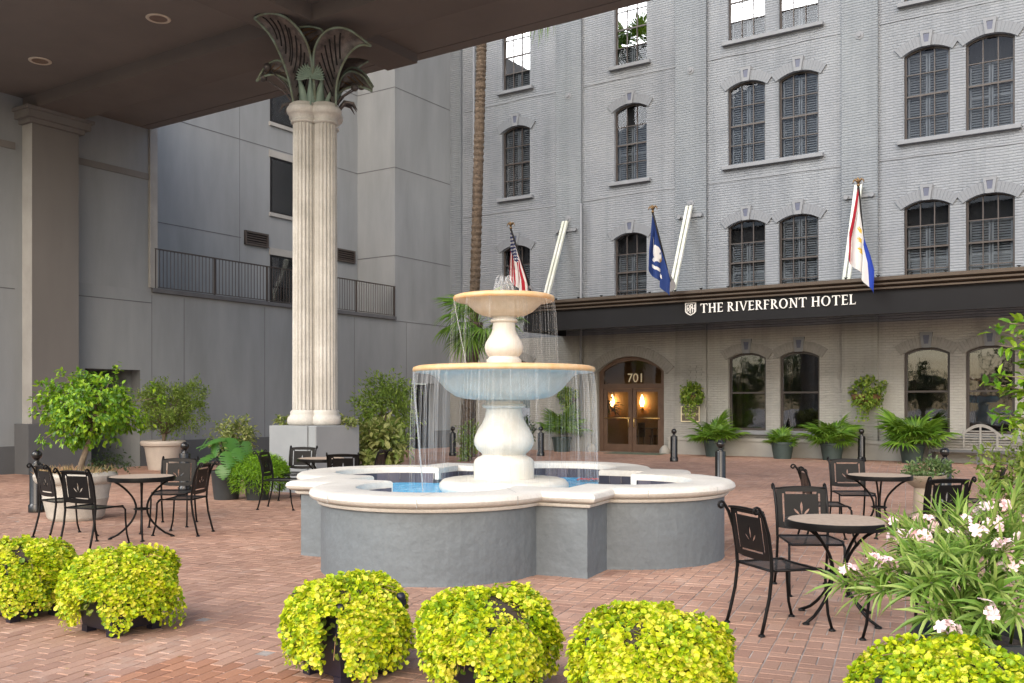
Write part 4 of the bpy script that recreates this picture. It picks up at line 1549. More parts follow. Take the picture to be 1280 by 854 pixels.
# ================================================================== CLUSTERED COLUMN
CX, CYc = -12.87, 12.74
cro = YAW + rad(6)
col = thing('palm_column', 'pale fluted cluster column crowned with bronze palm leaves', 'column', (CX, CYc, 0))
b_ = MB()
b_.cbox(-.59, .59, -.57, .57, 0, 1.22, .015)
obj('pedestal', b_, 'pedestal_paint', col)
b_ = MB()
b_.box(-.575, .40, -.60, -.571, 0, 1.215)
obj('pedestal_panel', b_, 'pedestal_paint', col)
RS = .208
def flutes(r, n=17, dpt=.034, sub=6):
    pts = []
    for q in range(n):
        for s in range(sub):
            t = 2 * PI * (q + s / sub) / n
            u = s / sub
            rr_ = r if u < .24 else r - dpt * math.sin(PI * (u - .24) / .76)
            pts.append((rr_ * math.cos(t), rr_ * math.sin(t)))
    return pts
sp_ = .19
for a, c in ((-1, -1), (1, -1), (1, 1), (-1, 1)):
    ox = a * sp_ * math.cos(cro) - c * sp_ * math.sin(cro)
    oy = a * sp_ * math.sin(cro) + c * sp_ * math.cos(cro)
    b_ = MB()
    zs = [1.5, 2.62, 2.64, 2.66, 3.98, 4.0, 4.02, 5.38, 5.4, 5.42, 6.80]
    rings = []
    for z in zs:
        k_ = .985 if z in (2.64, 4.0, 5.4) else 1.0
        tp = 1 - .05 * (z - 1.5) / 5.3
        rings.append([(ox + x * k_ * tp, oy + y * k_ * tp, z) for x, y in flutes(RS)])
    b_.loft(rings)
    obj('shaft', b_, 'limestone', col)
    b_ = MB()
    b_.lathe([(.26, 1.22), (.295, 1.25), (.305, 1.31), (.29, 1.37), (.255, 1.40), (.245, 1.43), (.25, 1.46), (.222, 1.50)], 28, (ox, oy), True)
    obj('base_ring', b_, 'limestone', col, True)
    b_ = MB()
    b_.lathe([(.19, 6.78), (.23, 6.79), (.24, 6.812), (.23, 6.835), (.21, 6.845), (.215, 6.87), (.24, 6.91), (.275, 6.945), (.285, 6.95), (.305, 6.98), (.315, 7.02), (.308, 7.06), (.285, 7.085), (.265, 7.09), (.265, 7.13), (.22, 7.16), (.001, 7.16)], 28, (ox, oy))
    obj('capital_ring', b_, 'limestone', col, True)
# bronze leaves: blades spanned between two rims, leaning out as they rise
def resample(pts, n):
    P = [Vector(p) for p in pts]
    # smooth the polyline with a Catmull-Rom curve
    out_ = []
    m_ = len(P) - 1
    for q in range(n + 1):
        u = q / n * m_
        k_ = min(int(u), m_ - 1)
        f = u - k_
        p0, p1, p2, p3 = P[max(k_ - 1, 0)], P[k_], P[k_ + 1], P[min(k_ + 2, m_)]
        out_.append(.5 * ((2 * p1) + (p2 - p0) * f + (2 * p0 - 5 * p1 + 4 * p2 - p3) * f * f + (3 * p1 - p0 - 3 * p2 + p3) * f ** 3))
    return out_
def horn_leaf(A, B, turn=0.0, lean=1.05, l0=.30, cup=.16, slots=9, slant=4, scale=1.0):
    """A, B: the two rims as (sideways, height) meeting in the tip; turn: rotation about the shaft"""
    n = 26
    a_, b__ = resample([(p[0], p[1], 0) for p in A], n), resample([(p[0], p[1], 0) for p in B], n)
    ct, st_ = math.cos(turn), math.sin(turn)
    def pos(sx, h, bulge):
        hh = max(h, 0) / 1.32
        l = l0 + (lean - l0) * hh ** 1.5 + bulge
        x, y = sx * RX - l * FX, sx * RY - l * FY
        return Vector((x * ct - y * st_, x * st_ + y * ct, 7.10 + h * scale))
    grid = []
    for q in range(n + 1):
        row = []
        for c_ in range(11):
            s = c_ / 10
            p = a_[q].lerp(b__[q], s)
            row.append(pos(p.x, p.y, -cup * math.sin(PI * s) * (1 - (q / n) ** 3)))
        grid.append(row)
    b2 = MB()
    b2.add([tuple(p) for r in grid for p in r], [(q * 11 + c_, q * 11 + c_ + 1, (q + 1) * 11 + c_ + 1, (q + 1) * 11 + c_) for q in range(n) for c_ in range(10)])
    lf = obj('bronze_leaf', b2, 'leaf_bronze', col, True)
    md = lf.modifiers.new('thickness', 'SOLIDIFY')
    md.thickness = .016
    b2 = MB()
    for c_ in (0, 10):
        b2.tube([grid[q][c_] for q in range(n + 1)], .022, 6)
    obj('rim', b2, 'verdigris', lf, True)
    b2 = MB()
    fwd = Vector((-FX * ct + FY * st_, -FX * st_ - FY * ct, 0))
    for q in range(slots):
        a0 = 2 + int(q * (n - 8) / slots)
        pts = []
        for c_ in range(2, 9):
            k_ = a0 + (c_ - 2) * slant / 6
            k_ = min(max(k_, 0), n - .01)
            g0, g1 = grid[int(k_)][c_], grid[int(k_) + 1][c_]
            pts.append(g0.lerp(g1, k_ - int(k_)) + fwd * .012)
        b2.tube(pts, .014, 4)
    obj('veins', b2, 'room_dark' if slots > 7 else 'copper_brown', lf)
    return lf
vw = math.atan2(-FY, -FX)          # towards the street
hs_ = .755
LA = [(-.33, .0), (-.37, .40), (-.41, .72), (-.50, 1.10), (-.62, 1.42), (-.84, 1.70)]
LB = [(.05, .0), (.06, .55), (.05, 1.10), (-.06, 1.46), (-.30, 1.72), (-.60, 1.78), (-.84, 1.70)]
RA = [(.07, .0), (.07, .55), (.12, 1.10), (.30, 1.42), (.54, 1.55), (.82, 1.50), (1.16, 1.22)]
RB = [(.44, .0), (.47, .42), (.56, .75), (.73, 1.05), (.95, 1.23), (1.16, 1.22)]
sc2 = lambda L: [(x, z * hs_) for x, z in L]
horn_leaf(sc2(LA), sc2(LB), 0, 1.15, .30, .16, 10, 5)
horn_leaf(sc2(RA), sc2(RB), 0, 1.10, .30, .16, 9, -5)
horn_leaf(sc2(LA), sc2(LB), PI, 1.0, .30, .16, 10, 5)
horn_leaf(sc2(RA), sc2(RB), PI, 1.0, .30, .16, 9, -5)
SA = [(-.36, .0), (-.40, .45), (-.47, .92), (-.64, 1.16), (-.88, 1.02), (-1.06, .66)]
SB = [(-.28, .0), (-.33, .35), (-.48, .68), (-.72, .82), (-.92, .78), (-1.06, .66)]
horn_leaf(sc2(SA), sc2(SB), 0, .25, .12, .08, 6, 3)
horn_leaf([(-x, z * .85) for x, z in sc2(SA)], [(-x, z * .75) for x, z in sc2(SB)], 0, .05, -.05, .08, 6, 3)
horn_leaf(sc2(SA), sc2(SB), PI, .25, .12, .08, 6, 3)
horn_leaf([(-.10, .5), (-.20, .9), (-.26, 1.2), (-.16, 1.27), (.02, 1.29)], [(.12, .5), (.22, .9), (.28, 1.2), (.18, 1.27), (.02, 1.29)], 0, .75, .1, .05, 6, 4)
# pale green swords and a fan at the foot of the leaves
for q, (da, h, w) in enumerate(((-.5, .62, .22), (.0, .5, .2), (.42, .55, .2), (.9, .4, .16), (-1.0, .42, .16), (1.5, .4, .15), (-1.6, .4, .15))):
    az = vw + da
    uo = Vector((math.cos(az), math.sin(az), 0)); ac = Vector((-math.sin(az), math.cos(az), 0))
    b2 = MB()
    rows = []
    for s in range(8):
        t = s / 7
        c0 = uo * (.34 + .16 * t * t) + Vector((0, 0, 7.1 + h * t)) + ac * (.08 * da * t)
        ww_ = w * (1 - t ** 1.6) + .004
        rows.append([tuple(c0 - ac * ww_ / 2 + uo * -.02), tuple(c0 + uo * .015), tuple(c0 + ac * ww_ / 2 + uo * -.02)])
    b2.loft(rows, closed=False)
    o_ = obj('sword_leaf', b2, 'verdigris_pale', col, True)
    md = o_.modifiers.new('thickness', 'SOLIDIFY'); md.thickness = .012
b2 = MB()
uo = Vector((math.cos(vw), math.sin(vw), 0)); ac = Vector((-math.sin(vw), math.cos(vw), 0))
c0 = uo * .52 + Vector((0, 0, 7.55)) + ac * .02
for q in range(19):
    t = -1.75 + 3.5 * q / 18
    d = ac * math.sin(t) + Vector((0, 0, math.cos(t)))
    p = Vector((0, 0, 0)) + d.cross(uo) * .02
    e1 = c0 + d * .27
    b2.add([tuple(c0 - p), tuple(c0 + p), tuple(c0 + d * .2 + p * 1.2), tuple(e1 + uo * .03), tuple(c0 + d * .2 - p * 1.2)], [(0, 1, 2, 3, 4)])
b2.tube([uo * .42 + Vector((0, 0, 7.05)), c0], .018, 6)
obj('fan_leaf', b2, 'verdigris_pale', col)
for da, h, rch in ((-1.25, .72, .62), (-1.45, .58, .7), (1.5, .42, .5), (1.7, .5, .6)):
    az = vw + da
    uo = Vector((math.cos(az), math.sin(az), 0))
    b2 = MB()
    b2.tube([uo * .3 + Vector((0, 0, 7.1)), uo * (.3 + rch * .4) + Vector((0, 0, 7.1 + h * .6)), uo * (.25 + rch) + Vector((0, 0, 7.1 + h))], [.02, .016, .012], 6)
    e = uo * (.25 + rch) + Vector((0, 0, 7.1 + h))
    b2.sphere(tuple(e), .075, 10, 6)
    obj('fruit_stem', b2, 'leaf_bronze', col, True)
for da in (1.75, 1.9, 2.1, -1.9, -2.1):
    az = vw + da
    uo = Vector((math.cos(az), math.sin(az), 0))
    b2 = MB()
    b2.tube([uo * .32 + Vector((0, 0, 7.0)), uo * .55 + Vector((0, 0, 7.3)), uo * .7 + Vector((0, 0, 7.28)), uo * .78 + Vector((0, 0, 7.15))], [.03, .04, .03, .004], 6)
    obj('curled_leaf', b2, 'leaf_bronze', col, True)
# small plants on the pedestal ledge
for da, dx in ((-1, -.58), (1, .62)):
    x, y = CX + dx * RX - .05 * FX, CYc + dx * RY - .05 * FY
    V, F, C = crown(np.random.default_rng(40 + da), (x, y, 1.31), (.14, .12, .09), 10, 16, .07, .035, 'oval', .5)
    o_ = thing('ledge_plant', '', 'plant', (x, y, 1.22))
    lf_ = place('foliage', npmesh('foliage', V, F, ['leaf_variegated']), o_, world=True)
    lf_['kind'] = 'stuff'
    tag(o_, 'small pale green plant on the pedestal ledge %s of the fluted column' % ('left' if da < 0 else 'right'), 'plant', 'plants on the column pedestal')

# ================================================================== FOUNTAIN
ftn = thing('fountain', 'two tiered cream stone fountain in a lobed grey basin', 'fountain', (FC[0], FC[1], 0), FTH)
AS = 1.62
LOB = [(0, -1.6, 1.11), (1.40, 0, 1.10), (0, 1.6, 1.11), (-1.40, 0, 1.10)]   # south, east, north, west
def outline(off, na=30):
    """corner, junction, lobe arc, junction ... going round; off grows the figure"""
    a = AS + off
    pts = []
    for k_, (lx, ly, R) in enumerate(LOB):
        R = R + off
        d = abs(lx) + abs(ly)
        half = math.sqrt(max(R * R - (a - d) ** 2, 1e-6)) if d < a + R else 0
        # local frame with the lobe pointing down (-y)
        loc = [(-a, -a)]
        loc.append((-half, -a))
        a0 = math.atan2(-a + d, -half)
        a1 = math.atan2(-a + d, half)
        if a0 > 0:
            a0 -= 2 * PI
        if a1 > 0.0001:
            a1 -= 2 * PI
        if a0 > a1:
            a0 -= 2 * PI
        if d > a:      # lobe centre lies outside the square: more than half a circle shows
            a0 = -PI - math.asin((d - a) / R) if False else math.atan2(d - a, -half) - 2 * PI
            a1 = math.atan2(d - a, half)
        for q in range(1, na):
            t = a0 + (a1 - a0) * q / na
            loc.append((R * math.cos(t), -d + R * math.sin(t)))
        loc.append((half, -a))
        an = k_ * PI / 2
        pts += [(x * math.cos(an) - y * math.sin(an), x * math.sin(an) + y * math.cos(an)) for x, y in loc]
    return pts
def rings_at(levels):
    return [[(x, y, z) for x, y in outline(o_)] for o_, z in levels]
HW = .655
b_ = MB()
b_.loft(rings_at([(0.004, -.02), (0, 0.03), (0, HW)]))
obj('basin_wall', b_, 'basin_paint', ftn, auto=None)
b_ = MB()
b_.loft(rings_at([(-.02, HW - .01), (.03, HW), (.045, HW + .02), (.045, HW + .03), (.03, HW + .035), (.075, HW + .045), (.105, HW + .065), (.115, HW + .09), (.105, HW + .118), (.075, HW + .138), (.03, HW + .146), (-.31, HW + .146), (-.335, HW + .138), (-.345, HW + .12), (-.345, HW - .01)]))
cop = obj('coping', b_, 'cast_stone', ftn, True, auto=38)
# joints across the coping
bj = MB()
rj = np.random.default_rng(8)
o_out, o_in, o_top = outline(.118), outline(-.33), outline(.03)
npts = len(o_out)
for q in range(4, npts, 8):
    p0, p1, p2 = Vector(o_out[q]), Vector(o_top[q]), Vector(o_in[q])
    d = (p0 - p2).normalized()
    n_ = Vector((-d.y, d.x)) * .003
    z = HW + .1475
    bj.add([(p1.x - n_.x, p1.y - n_.y, z), (p1.x + n_.x, p1.y + n_.y, z), (p2.x + n_.x, p2.y + n_.y, z), (p2.x - n_.x, p2.y - n_.y, z)], [(0, 1, 2, 3)])
    e = Vector(outline(.119)[q])
    bj.add([(e.x - n_.x, e.y - n_.y, HW + .05), (e.x + n_.x, e.y + n_.y, HW + .05), (e.x + n_.x, e.y + n_.y, HW + .125), (e.x - n_.x, e.y - n_.y, HW + .125)], [(0, 1, 2, 3)])
obj('coping_joints', bj, 'stucco_trim', cop)
b_ = MB()
b_.loft(rings_at([(-.325, HW + .0), (-.325, .50), (-.326, .499)]))
obj('inner_plaster', b_, 'basin_paint', ftn)
# dark glazed tiles along the waterline
oi = outline(-.346)
tile_n = 0
WZ = .60
def walk(pts, step):
    res, acc = [], 0.0
    cur_ = Vector(pts[0]); res.append(cur_.copy())
    n2 = len(pts)
    for q in range(1, n2 + 1):
        nxt = Vector(pts[q % n2])
        seg = (nxt - cur_).length
        while acc + seg >= step and seg > 1e-9:
            t = (step - acc) / seg
            cur_ = cur_.lerp(nxt, t)
            res.append(cur_.copy())
            seg = (nxt - cur_).length
            acc = 0
        acc += seg
        cur_ = nxt
    return res
wp = walk(oi, .152)
for q in range(len(wp) - 1):
    p0, p1 = wp[q], wp[q + 1]
    d = p1 - p0
    if d.length < .02:
        continue
    d = d.normalized()
    n_ = Vector((-d.y, d.x))
    if n_.dot(-(p0 + p1) / 2) < 0:
        n_ = -n_
    a_, c_ = p0 + d * .003, p1 - d * .003
    e_, g_ = a_ + n_ * .012, c_ + n_ * .012
    b_ = MB()
    z0, z1 = WZ - .06, .725
    b_.add([(a_.x, a_.y, z0), (c_.x, c_.y, z0), (c_.x, c_.y, z1), (a_.x, a_.y, z1), (e_.x, e_.y, z0), (g_.x, g_.y, z0), (g_.x, g_.y, z1), (e_.x, e_.y, z1)],
           [(4, 5, 6, 7), (0, 4, 7, 3), (1, 2, 6, 5), (3, 7, 6, 2)])
    obj('tile', b_, 'pool_tile', ftn)
# stem and bowls
b_ = MB()
b_.lathe([(.60, .3), (.70, .60), (.735, .635), (.745, .67), (.735, .71), (.70, .745), (.66, .755), (.35, .76), (.001, .76)], 64)
obj('base_disc', b_, 'bowl_stone', ftn, True, auto=50)
b_ = MB()
b_.lathe([(.345, .755), (.348, .93), (.335, .97), (.30, 1.0), (.265, 1.015), (.25, 1.03), (.27, 1.055), (.31, 1.09), (.338, 1.14), (.343, 1.19), (.33, 1.25), (.295, 1.32), (.25, 1.39), (.218, 1.46), (.205, 1.53), (.205, 1.56), (.24, 1.565), (.252, 1.585), (.24, 1.605), (.218, 1.61), (.215, 1.68)], 56)
obj('lower_stem', b_, 'bowl_stone', ftn, True, auto=50)
b_ = MB()
b_.lathe([(.001, 1.655), (.30, 1.655), (.46, 1.67), (.56, 1.70), (.66, 1.77), (.74, 1.86), (.80, 1.925), (.86, 1.955), (.98, 1.965), (1.02, 1.97)], 72)
b_.cur = 1
b_.lathe([(1.02, 1.97), (1.04, 1.98), (1.045, 2.0), (1.035, 2.025), (.99, 2.04), (.9, 2.035), (.78, 1.97), (.6, 1.88), (.2, 1.84), (.001, 1.84)], 72)
obj('lower_bowl', b_, ('bowl_stone', 'stained_rim'), ftn, True, auto=60)
b_ = MB()
b_.lathe([(.22, 1.84), (.20, 2.10), (.20, 2.115), (.175, 2.135), (.17, 2.15), (.19, 2.17), (.215, 2.21), (.222, 2.26), (.21, 2.31), (.18, 2.36), (.15, 2.41), (.133, 2.46), (.128, 2.54), (.15, 2.545), (.158, 2.56), (.15, 2.58), (.135, 2.585), (.14, 2.62)], 44)
obj('upper_stem', b_, 'bowl_stone', ftn, True, auto=50)
b_ = MB()
b_.lathe([(.001, 2.60), (.15, 2.605), (.25, 2.625), (.33, 2.665), (.39, 2.72), (.43, 2.755), (.48, 2.775), (.555, 2.785)], 60)
b_.cur = 1
b_.lathe([(.555, 2.785), (.578, 2.795), (.583, 2.815), (.575, 2.838), (.54, 2.85), (.48, 2.845), (.38, 2.79), (.2, 2.72), (.001, 2.72)], 60)
obj('upper_bowl', b_, ('bowl_stone', 'stained_rim'), ftn, True, auto=60)
# water
b_ = MB()
b_.loft([[(x, y, WZ) for x, y in outline(-.33)]], False, True)
pw = obj('pool_water', b_, 'pool_water', loc=(FC[0], FC[1], 0), rot=(0, 0, FTH))
tag(pw, None, None, kind='structure')
rw = np.random.default_rng(21)
b_ = MB()
def fall(mb, az, r0, z0, z1, r, lean=0.0, sway=.01):
    pts, rs = [], []
    for q in range(5):
        t = q / 4
        rr_ = r0 + .05 * math.sqrt(t) + lean * t
        aa = az + sway * t * rw.normal()
        pts.append((rr_ * math.cos(aa), rr_ * math.sin(aa), z0 + (z1 - z0) * t ** 1.2))
        rs.append(r * (1 - .35 * t))
    mb.tube(pts, rs, 4, False)
clump = rw.random(26) * 2 * PI
for q in range(300):
    az = clump[rw.integers(26)] + rw.normal(0, .08) if q % 3 else rw.random() * 2 * PI
    fall(b_, az, 1.03, 1.985, WZ if rw.random() < .7 else 1.0, .0009 + .0015 * rw.random())
for q in range(100):
    az = clump[rw.integers(26)] + rw.normal(0, .1) if q % 2 else rw.random() * 2 * PI
    fall(b_, az, .575, 2.80, 2.0, .0008 + .001 * rw.random())
azl = math.atan2(-RY, -RX) - FTH
for q in range(26):
    fall(b_, azl + rw.normal(0, .035), 1.04, 1.985, WZ, .0025 + .003 * rw.random(), -.16)
    if q < 14:
        fall(b_, azl + rw.normal(0, .05) + .1, .575, 2.80, 2.0, .003, -.2)
for q in range(46):   # jets at the very top
    az = rw.random() * 2 * PI
    h = .10 + .16 * rw.random()
    rr_ = .05 + .13 * rw.random()
    pts = [(rr_ * t * math.cos(az), rr_ * t * math.sin(az), 2.80 + h * 4 * t * (1 - t) + .03) for t in np.linspace(.05, 1, 7)]
    b_.tube(pts, [.004, .005, .006, .006, .007, .006, .004], 4, False)
    e = pts[4]
    b_.sphere((e[0], e[1], e[2]), .008, 5, 3)
fw = obj('falling_water', b_, 'falling_water', loc=(FC[0], FC[1], 0), rot=(0, 0, FTH), smooth=True)
tag(fw, 'thin white threads of water falling from the two fountain bowls', 'water', kind='stuff')
# red cloth floating in the pool
b_ = MB()
rx_, ry_ = ground(742, 601.5, WZ)
rings = []
for q in range(15):
    row = []
    for c_ in range(6):
        u, v = q / 14 - .5, c_ / 5 - .5
        row.append((rx_ + u * .42 * RX + v * .22 * FX + .01 * rw.normal(), ry_ + u * .42 * RY + v * .22 * FY + .01 * rw.normal(), WZ + .012 + .02 * abs(math.sin(q * 1.3 + c_)) + .006 * rw.random()))
    rings.append(row)
b_.loft(rings, closed=False)
tag(obj('red_cloth', b_, 'red_cloth', smooth=True), 'crumpled red cloth floating on the blue fountain pool', 'cloth')

# ================================================================== BOLLARDS
def make_bollard(label, xy):
    t = thing('bollard', label, 'bollard', xy, 0, 'black bollards with ball tops')
    b2 = MB()
    b2.lathe([(.118, 0), (.118, .10), (.105, .12), (.10, .13), (.10, .70), (.095, .715), (.001, .72)], 22)
    obj('post', b2, 'black_gloss', t, True, auto=40)
    b2 = MB()
    b2.lathe([(.055, .71), (.06, .73), (.035, .75), (.03, .775), (.045, .79)], 16)
    b2.sphere((0, 0, .85), .075, 18, 10)
    obj('ball_top', b2, 'black_gloss', t, True)
    return t
bol0 = make_bollard('black bollard with ball top beside the big white pot at far left', ground(46, 640))
for lab, xy in (
        ('black bollard with worn white scuffs just right of the fountain basin', at(900.5, 18.0)),
        ('black bollard standing right of the hotel door', ground(842.5, 577)),
        ('slim black bollard in front of the hanging basket on the right', ground(1077, 577)),
        ('black bollard nearest the wooden bench behind the far right table', at(1181, 15.0)),
        ('black bollard left of the palm trunk behind the fountain', ground(566, 570)),
        ('black bollard behind the fountain stem, near the left fan palm', ground(676, 570)),
        ('black bollard half hidden behind the pale shrub pot at left', at(231, 17.2))):
    dup(bol0, xy, 0, lab)

# ================================================================== TABLES AND CHAIRS
def make_table(label, xy, rz=0):
    t = thing('cafe_table', label, 'table', xy, rz, 'round iron cafe tables')
    b2 = MB()
    b2.lathe([(.001, .715), (.365, .715), (.368, .735), (.360, .744), (.001, .745)], 44)
    obj('table_top', b2, 'table_stone', t, True, auto=30)
    b2 = MB()
    b2.lathe([(.366, .69), (.385, .69), (.388, .72), (.385, .742), (.369, .743), (.369, .69)], 44)
    obj('rim', b2, 'black_metal', t, True, auto=40)
    for q in range(4):
        a = PI / 4 + q * PI / 2
        pts = []
        for s in range(15):
            u = s / 14
            th = PI * .5 + PI * u
            z = .70 * (1 - u)
            r = .33 - .27 * math.sin(PI * min(1, u * 1.02)) ** .8
            pts.append((r * math.cos(a), r * math.sin(a), max(z, .012)))
        pts[-1] = (.35 * math.cos(a), .35 * math.sin(a), .012)
        b2 = MB()
        b2.tube(pts, .0125, 6)
        b2.lathe([(.026, .0), (.026, .012), (.012, .02), (.001, .02)], 8, (.35 * math.cos(a), .35 * math.sin(a)))
        obj('leg', b2, 'black_metal', t, True)
    b2 = MB()
    b2.tube([(.085 * math.cos(2 * PI * s / 20), .085 * math.sin(2 * PI * s / 20), .35) for s in range(21)], .010, 6)
    obj('ring', b2, 'black_metal', t, True)
    return t
T_R1, T_R2, T_L1, T_M = ground(1048, 650, .74), ground(1099, 594, .74), ground(177, 595.5, .74), ground(402, 573, .74)
tab0 = make_table('round stone topped table nearest at right, before the oleander', T_R1, .35)
dup(tab0, T_R2, .9, 'round stone topped table behind the nearest right one, by the succulent bowl')
dup(tab0, T_L1, .2, 'round stone topped table among chairs at far left, by the big white pot')
dup(tab0, T_M, .6, 'round stone topped table in front of the column pedestal')

SWd, SDp = .235, .215
def make_chair(label, xy, rz):
    t = thing('iron_chair', label, 'chair', xy, rz, 'black iron cafe chairs')
    # seat: woven metal in a bent frame
    b2 = MB()
    n = 9
    rows = []
    for a in range(n):
        v = a / (n - 1)
        y = -SDp + 2 * SDp * v
        row = []
        for c in range(n):
            u = c / (n - 1) * 2 - 1
            wsc = 1 - .08 * (1 - v)
            z = .445 - .015 * (1 - u * u) * (1 - (2 * v - 1) ** 2) - .03 * max(0, v - .85) / .15 * (v > .85)
            row.append((u * SWd * wsc, y, z))
        rows.append(row)
    b2.loft(rows, closed=False)
    st = obj('seat', b2, 'mesh_metal', t, True)
    b2 = MB()
    loop_ = [(-SWd * .92, -SDp, .445), (SWd * .92, -SDp, .445), (SWd, SDp - .04, .445), (SWd - .03, SDp, .425), (-SWd + .03, SDp, .425), (-SWd, SDp - .04, .445), (-SWd * .92, -SDp, .445)]
    b2.tube(loop_, .010, 6)
    obj('seat_frame', b2, 'black_metal', t, True)
    for s in (-1, 1):
        # rear post: foot, kick, back, scroll
        b2 = MB()
        pts = [(s * .225, -.30, .012), (s * .222, -.275, .10), (s * .22, -.235, .26), (s * .22, -.215, .42), (s * .222, -.222, .55), (s * .225, -.245, .70), (s * .228, -.285, .82), (s * .23, -.315, .865)]
        cxs, czs = -.345, .865
        for q in range(1, 10):
            a = q * 2 * PI / 8.5
            rr_ = .03 * (1 - q * .06)
            pts.append((s * .23, cxs + rr_ * math.cos(a), czs + rr_ * math.sin(a)))
        b2.tube(pts, [.0125] * 8 + [.010] * 9, 6)
        b2.lathe([(.024, .0), (.024, .01), (.012, .02), (.001, .02)], 8, (s * .225, -.30))
        obj('rear_leg', b2, 'black_metal', t, True)
        b2 = MB()
        pts = [(s * (SWd - .01), SDp - .03, .435), (s * (SWd - .004), SDp + .0, .40), (s * (SWd - .004), SDp + .005, .28), (s * (SWd + .0), SDp + .02, .12), (s * (SWd + .005), SDp + .05, .012)]
        b2.tube(pts, .0115, 6)
        b2.lathe([(.024, .0), (.024, .01), (.012, .02), (.001, .02)], 8, (s * (SWd + .005), SDp + .05))
        obj('front_leg', b2, 'black_metal', t, True)
    # pierced back panel, tilted with the posts
    def petal(ang, L, w, ox=0, oz=.11):
        pp = []
        for q in range(9):
            v = q / 8
            pp.append((w * math.sin(PI * v) * (.4 + v * .6), v * L))
        for q in range(1, 8):
            v = 1 - q / 8
            pp.append((-w * math.sin(PI * v) * (.4 + v * .6), v * L))
        return [(ox + x * math.cos(ang) + y * math.sin(ang), oz - x * math.sin(ang) + y * math.cos(ang)) for x, y in pp]
    hol = [[(-.135, .295), (.135, .295), (.14, .315), (-.14, .315)],
           [(-.135, .035), (.135, .035), (.135, .05), (-.135, .05)],
           [(-.165, .05), (-.15, .05), (-.15, .30), (-.168, .30)],
           [(.15, .05), (.165, .05), (.168, .30), (.15, .30)],
           petal(0, .12, .016), petal(-.75, .085, .013, -.012, .105), petal(.75, .085, .013, .012, .105)]
    outl = [(-.21, 0), (-.12, -.012), (0, -.016), (.12, -.012), (.21, 0), (.218, .335), (.12, .352), (0, .358), (-.12, .352), (-.218, .335)]
    bp = plate('back_panel', outl, hol, .006, 'black_metal')
    place('back_panel', bp, t, (0, -.222, .515), (rad(9), 0, 0))
    b2 = MB()
    pts = [(-.22 + .44 * q / 10, -.285 + .0 - .02 * math.sin(PI * q / 10), .855 + .012 * math.sin(PI * q / 10)) for q in range(11)]
    b2.tube(pts, .009, 6)
    obj('top_rail', b2, 'black_metal', t, True)
    return t
def facing(xy, to, extra=0.0):
    return math.atan2(-(to[0] - xy[0]), to[1] - xy[1]) + extra
c_ = ground(975, 783)
ch0 = make_chair('black iron chair nearest the camera, left of the front right table', c_, rad(-38))
CH = [
    (at(1012, 8.15), rad(-148), 'black iron chair just behind the nearest right table, facing the street'),
    (at(1034, 11.0), rad(-62), 'black iron chair seen side on at the left of the second right table'),
    (at(1066, 12.45), rad(-150), 'black iron chair behind the second right table, facing the street'),
    (at(1166, 9.6), rad(40), 'black iron chair showing its back between the two right tables and oleander'),
    (at(1217, 11.4), rad(110), 'black iron chair furthest right, turned towards the bollard and succulents'),
    (at(1150, 6.3), rad(60), 'black iron chair mostly hidden behind the oleander flowers'),
    (at(119, 10.75), rad(12), 'black iron chair at the front of the far left table, back to the street'),
    (at(83, 11.5), rad(-8), 'black iron chair overlapping the big white pot at far left'),
    (at(228, 11.75), rad(118), 'black iron chair right of the far left table, turned to it'),
    (at(217, 12.6), rad(-142), 'black iron chair with shiny back behind the far left table'),
    (at(352, 14.6), rad(-62), 'black iron chair at the left of the table by the column, beside the fern'),
    (at(372, 16.0), rad(-152), 'black iron chair against the pedestal, facing out from the column'),
    (at(431, 14.3), rad(38), 'black iron chair behind the basin rim, its back to the street'),
    (at(457, 15.2), rad(112), 'black iron chair right of the column table, next to the leafy shrub'),
]
for xy, rz, lab in CH:
    dup(ch0, xy, rz, lab)

# ================================================================== PLANTS
def pot(t, prof, mat, soil_z, soil_r, name='pot', seg=36):
    b2 = MB()
    b2.lathe(prof, seg, cap0=True)
    obj(name, b2, mat, t, True, auto=38)
    b2 = MB()
    b2.lathe([(soil_r, soil_z - .02), (soil_r * .5, soil_z + .02), (.001, soil_z + .03)], 20)
    obj('soil', b2, 'soil', t, True)
def leafpart(t, V, F, mat, name='foliage', smooth=False):
    o_ = place(name, npmesh(name, V, F, [mat], smooth), t)
    o_['kind'] = 'stuff'
    return o_
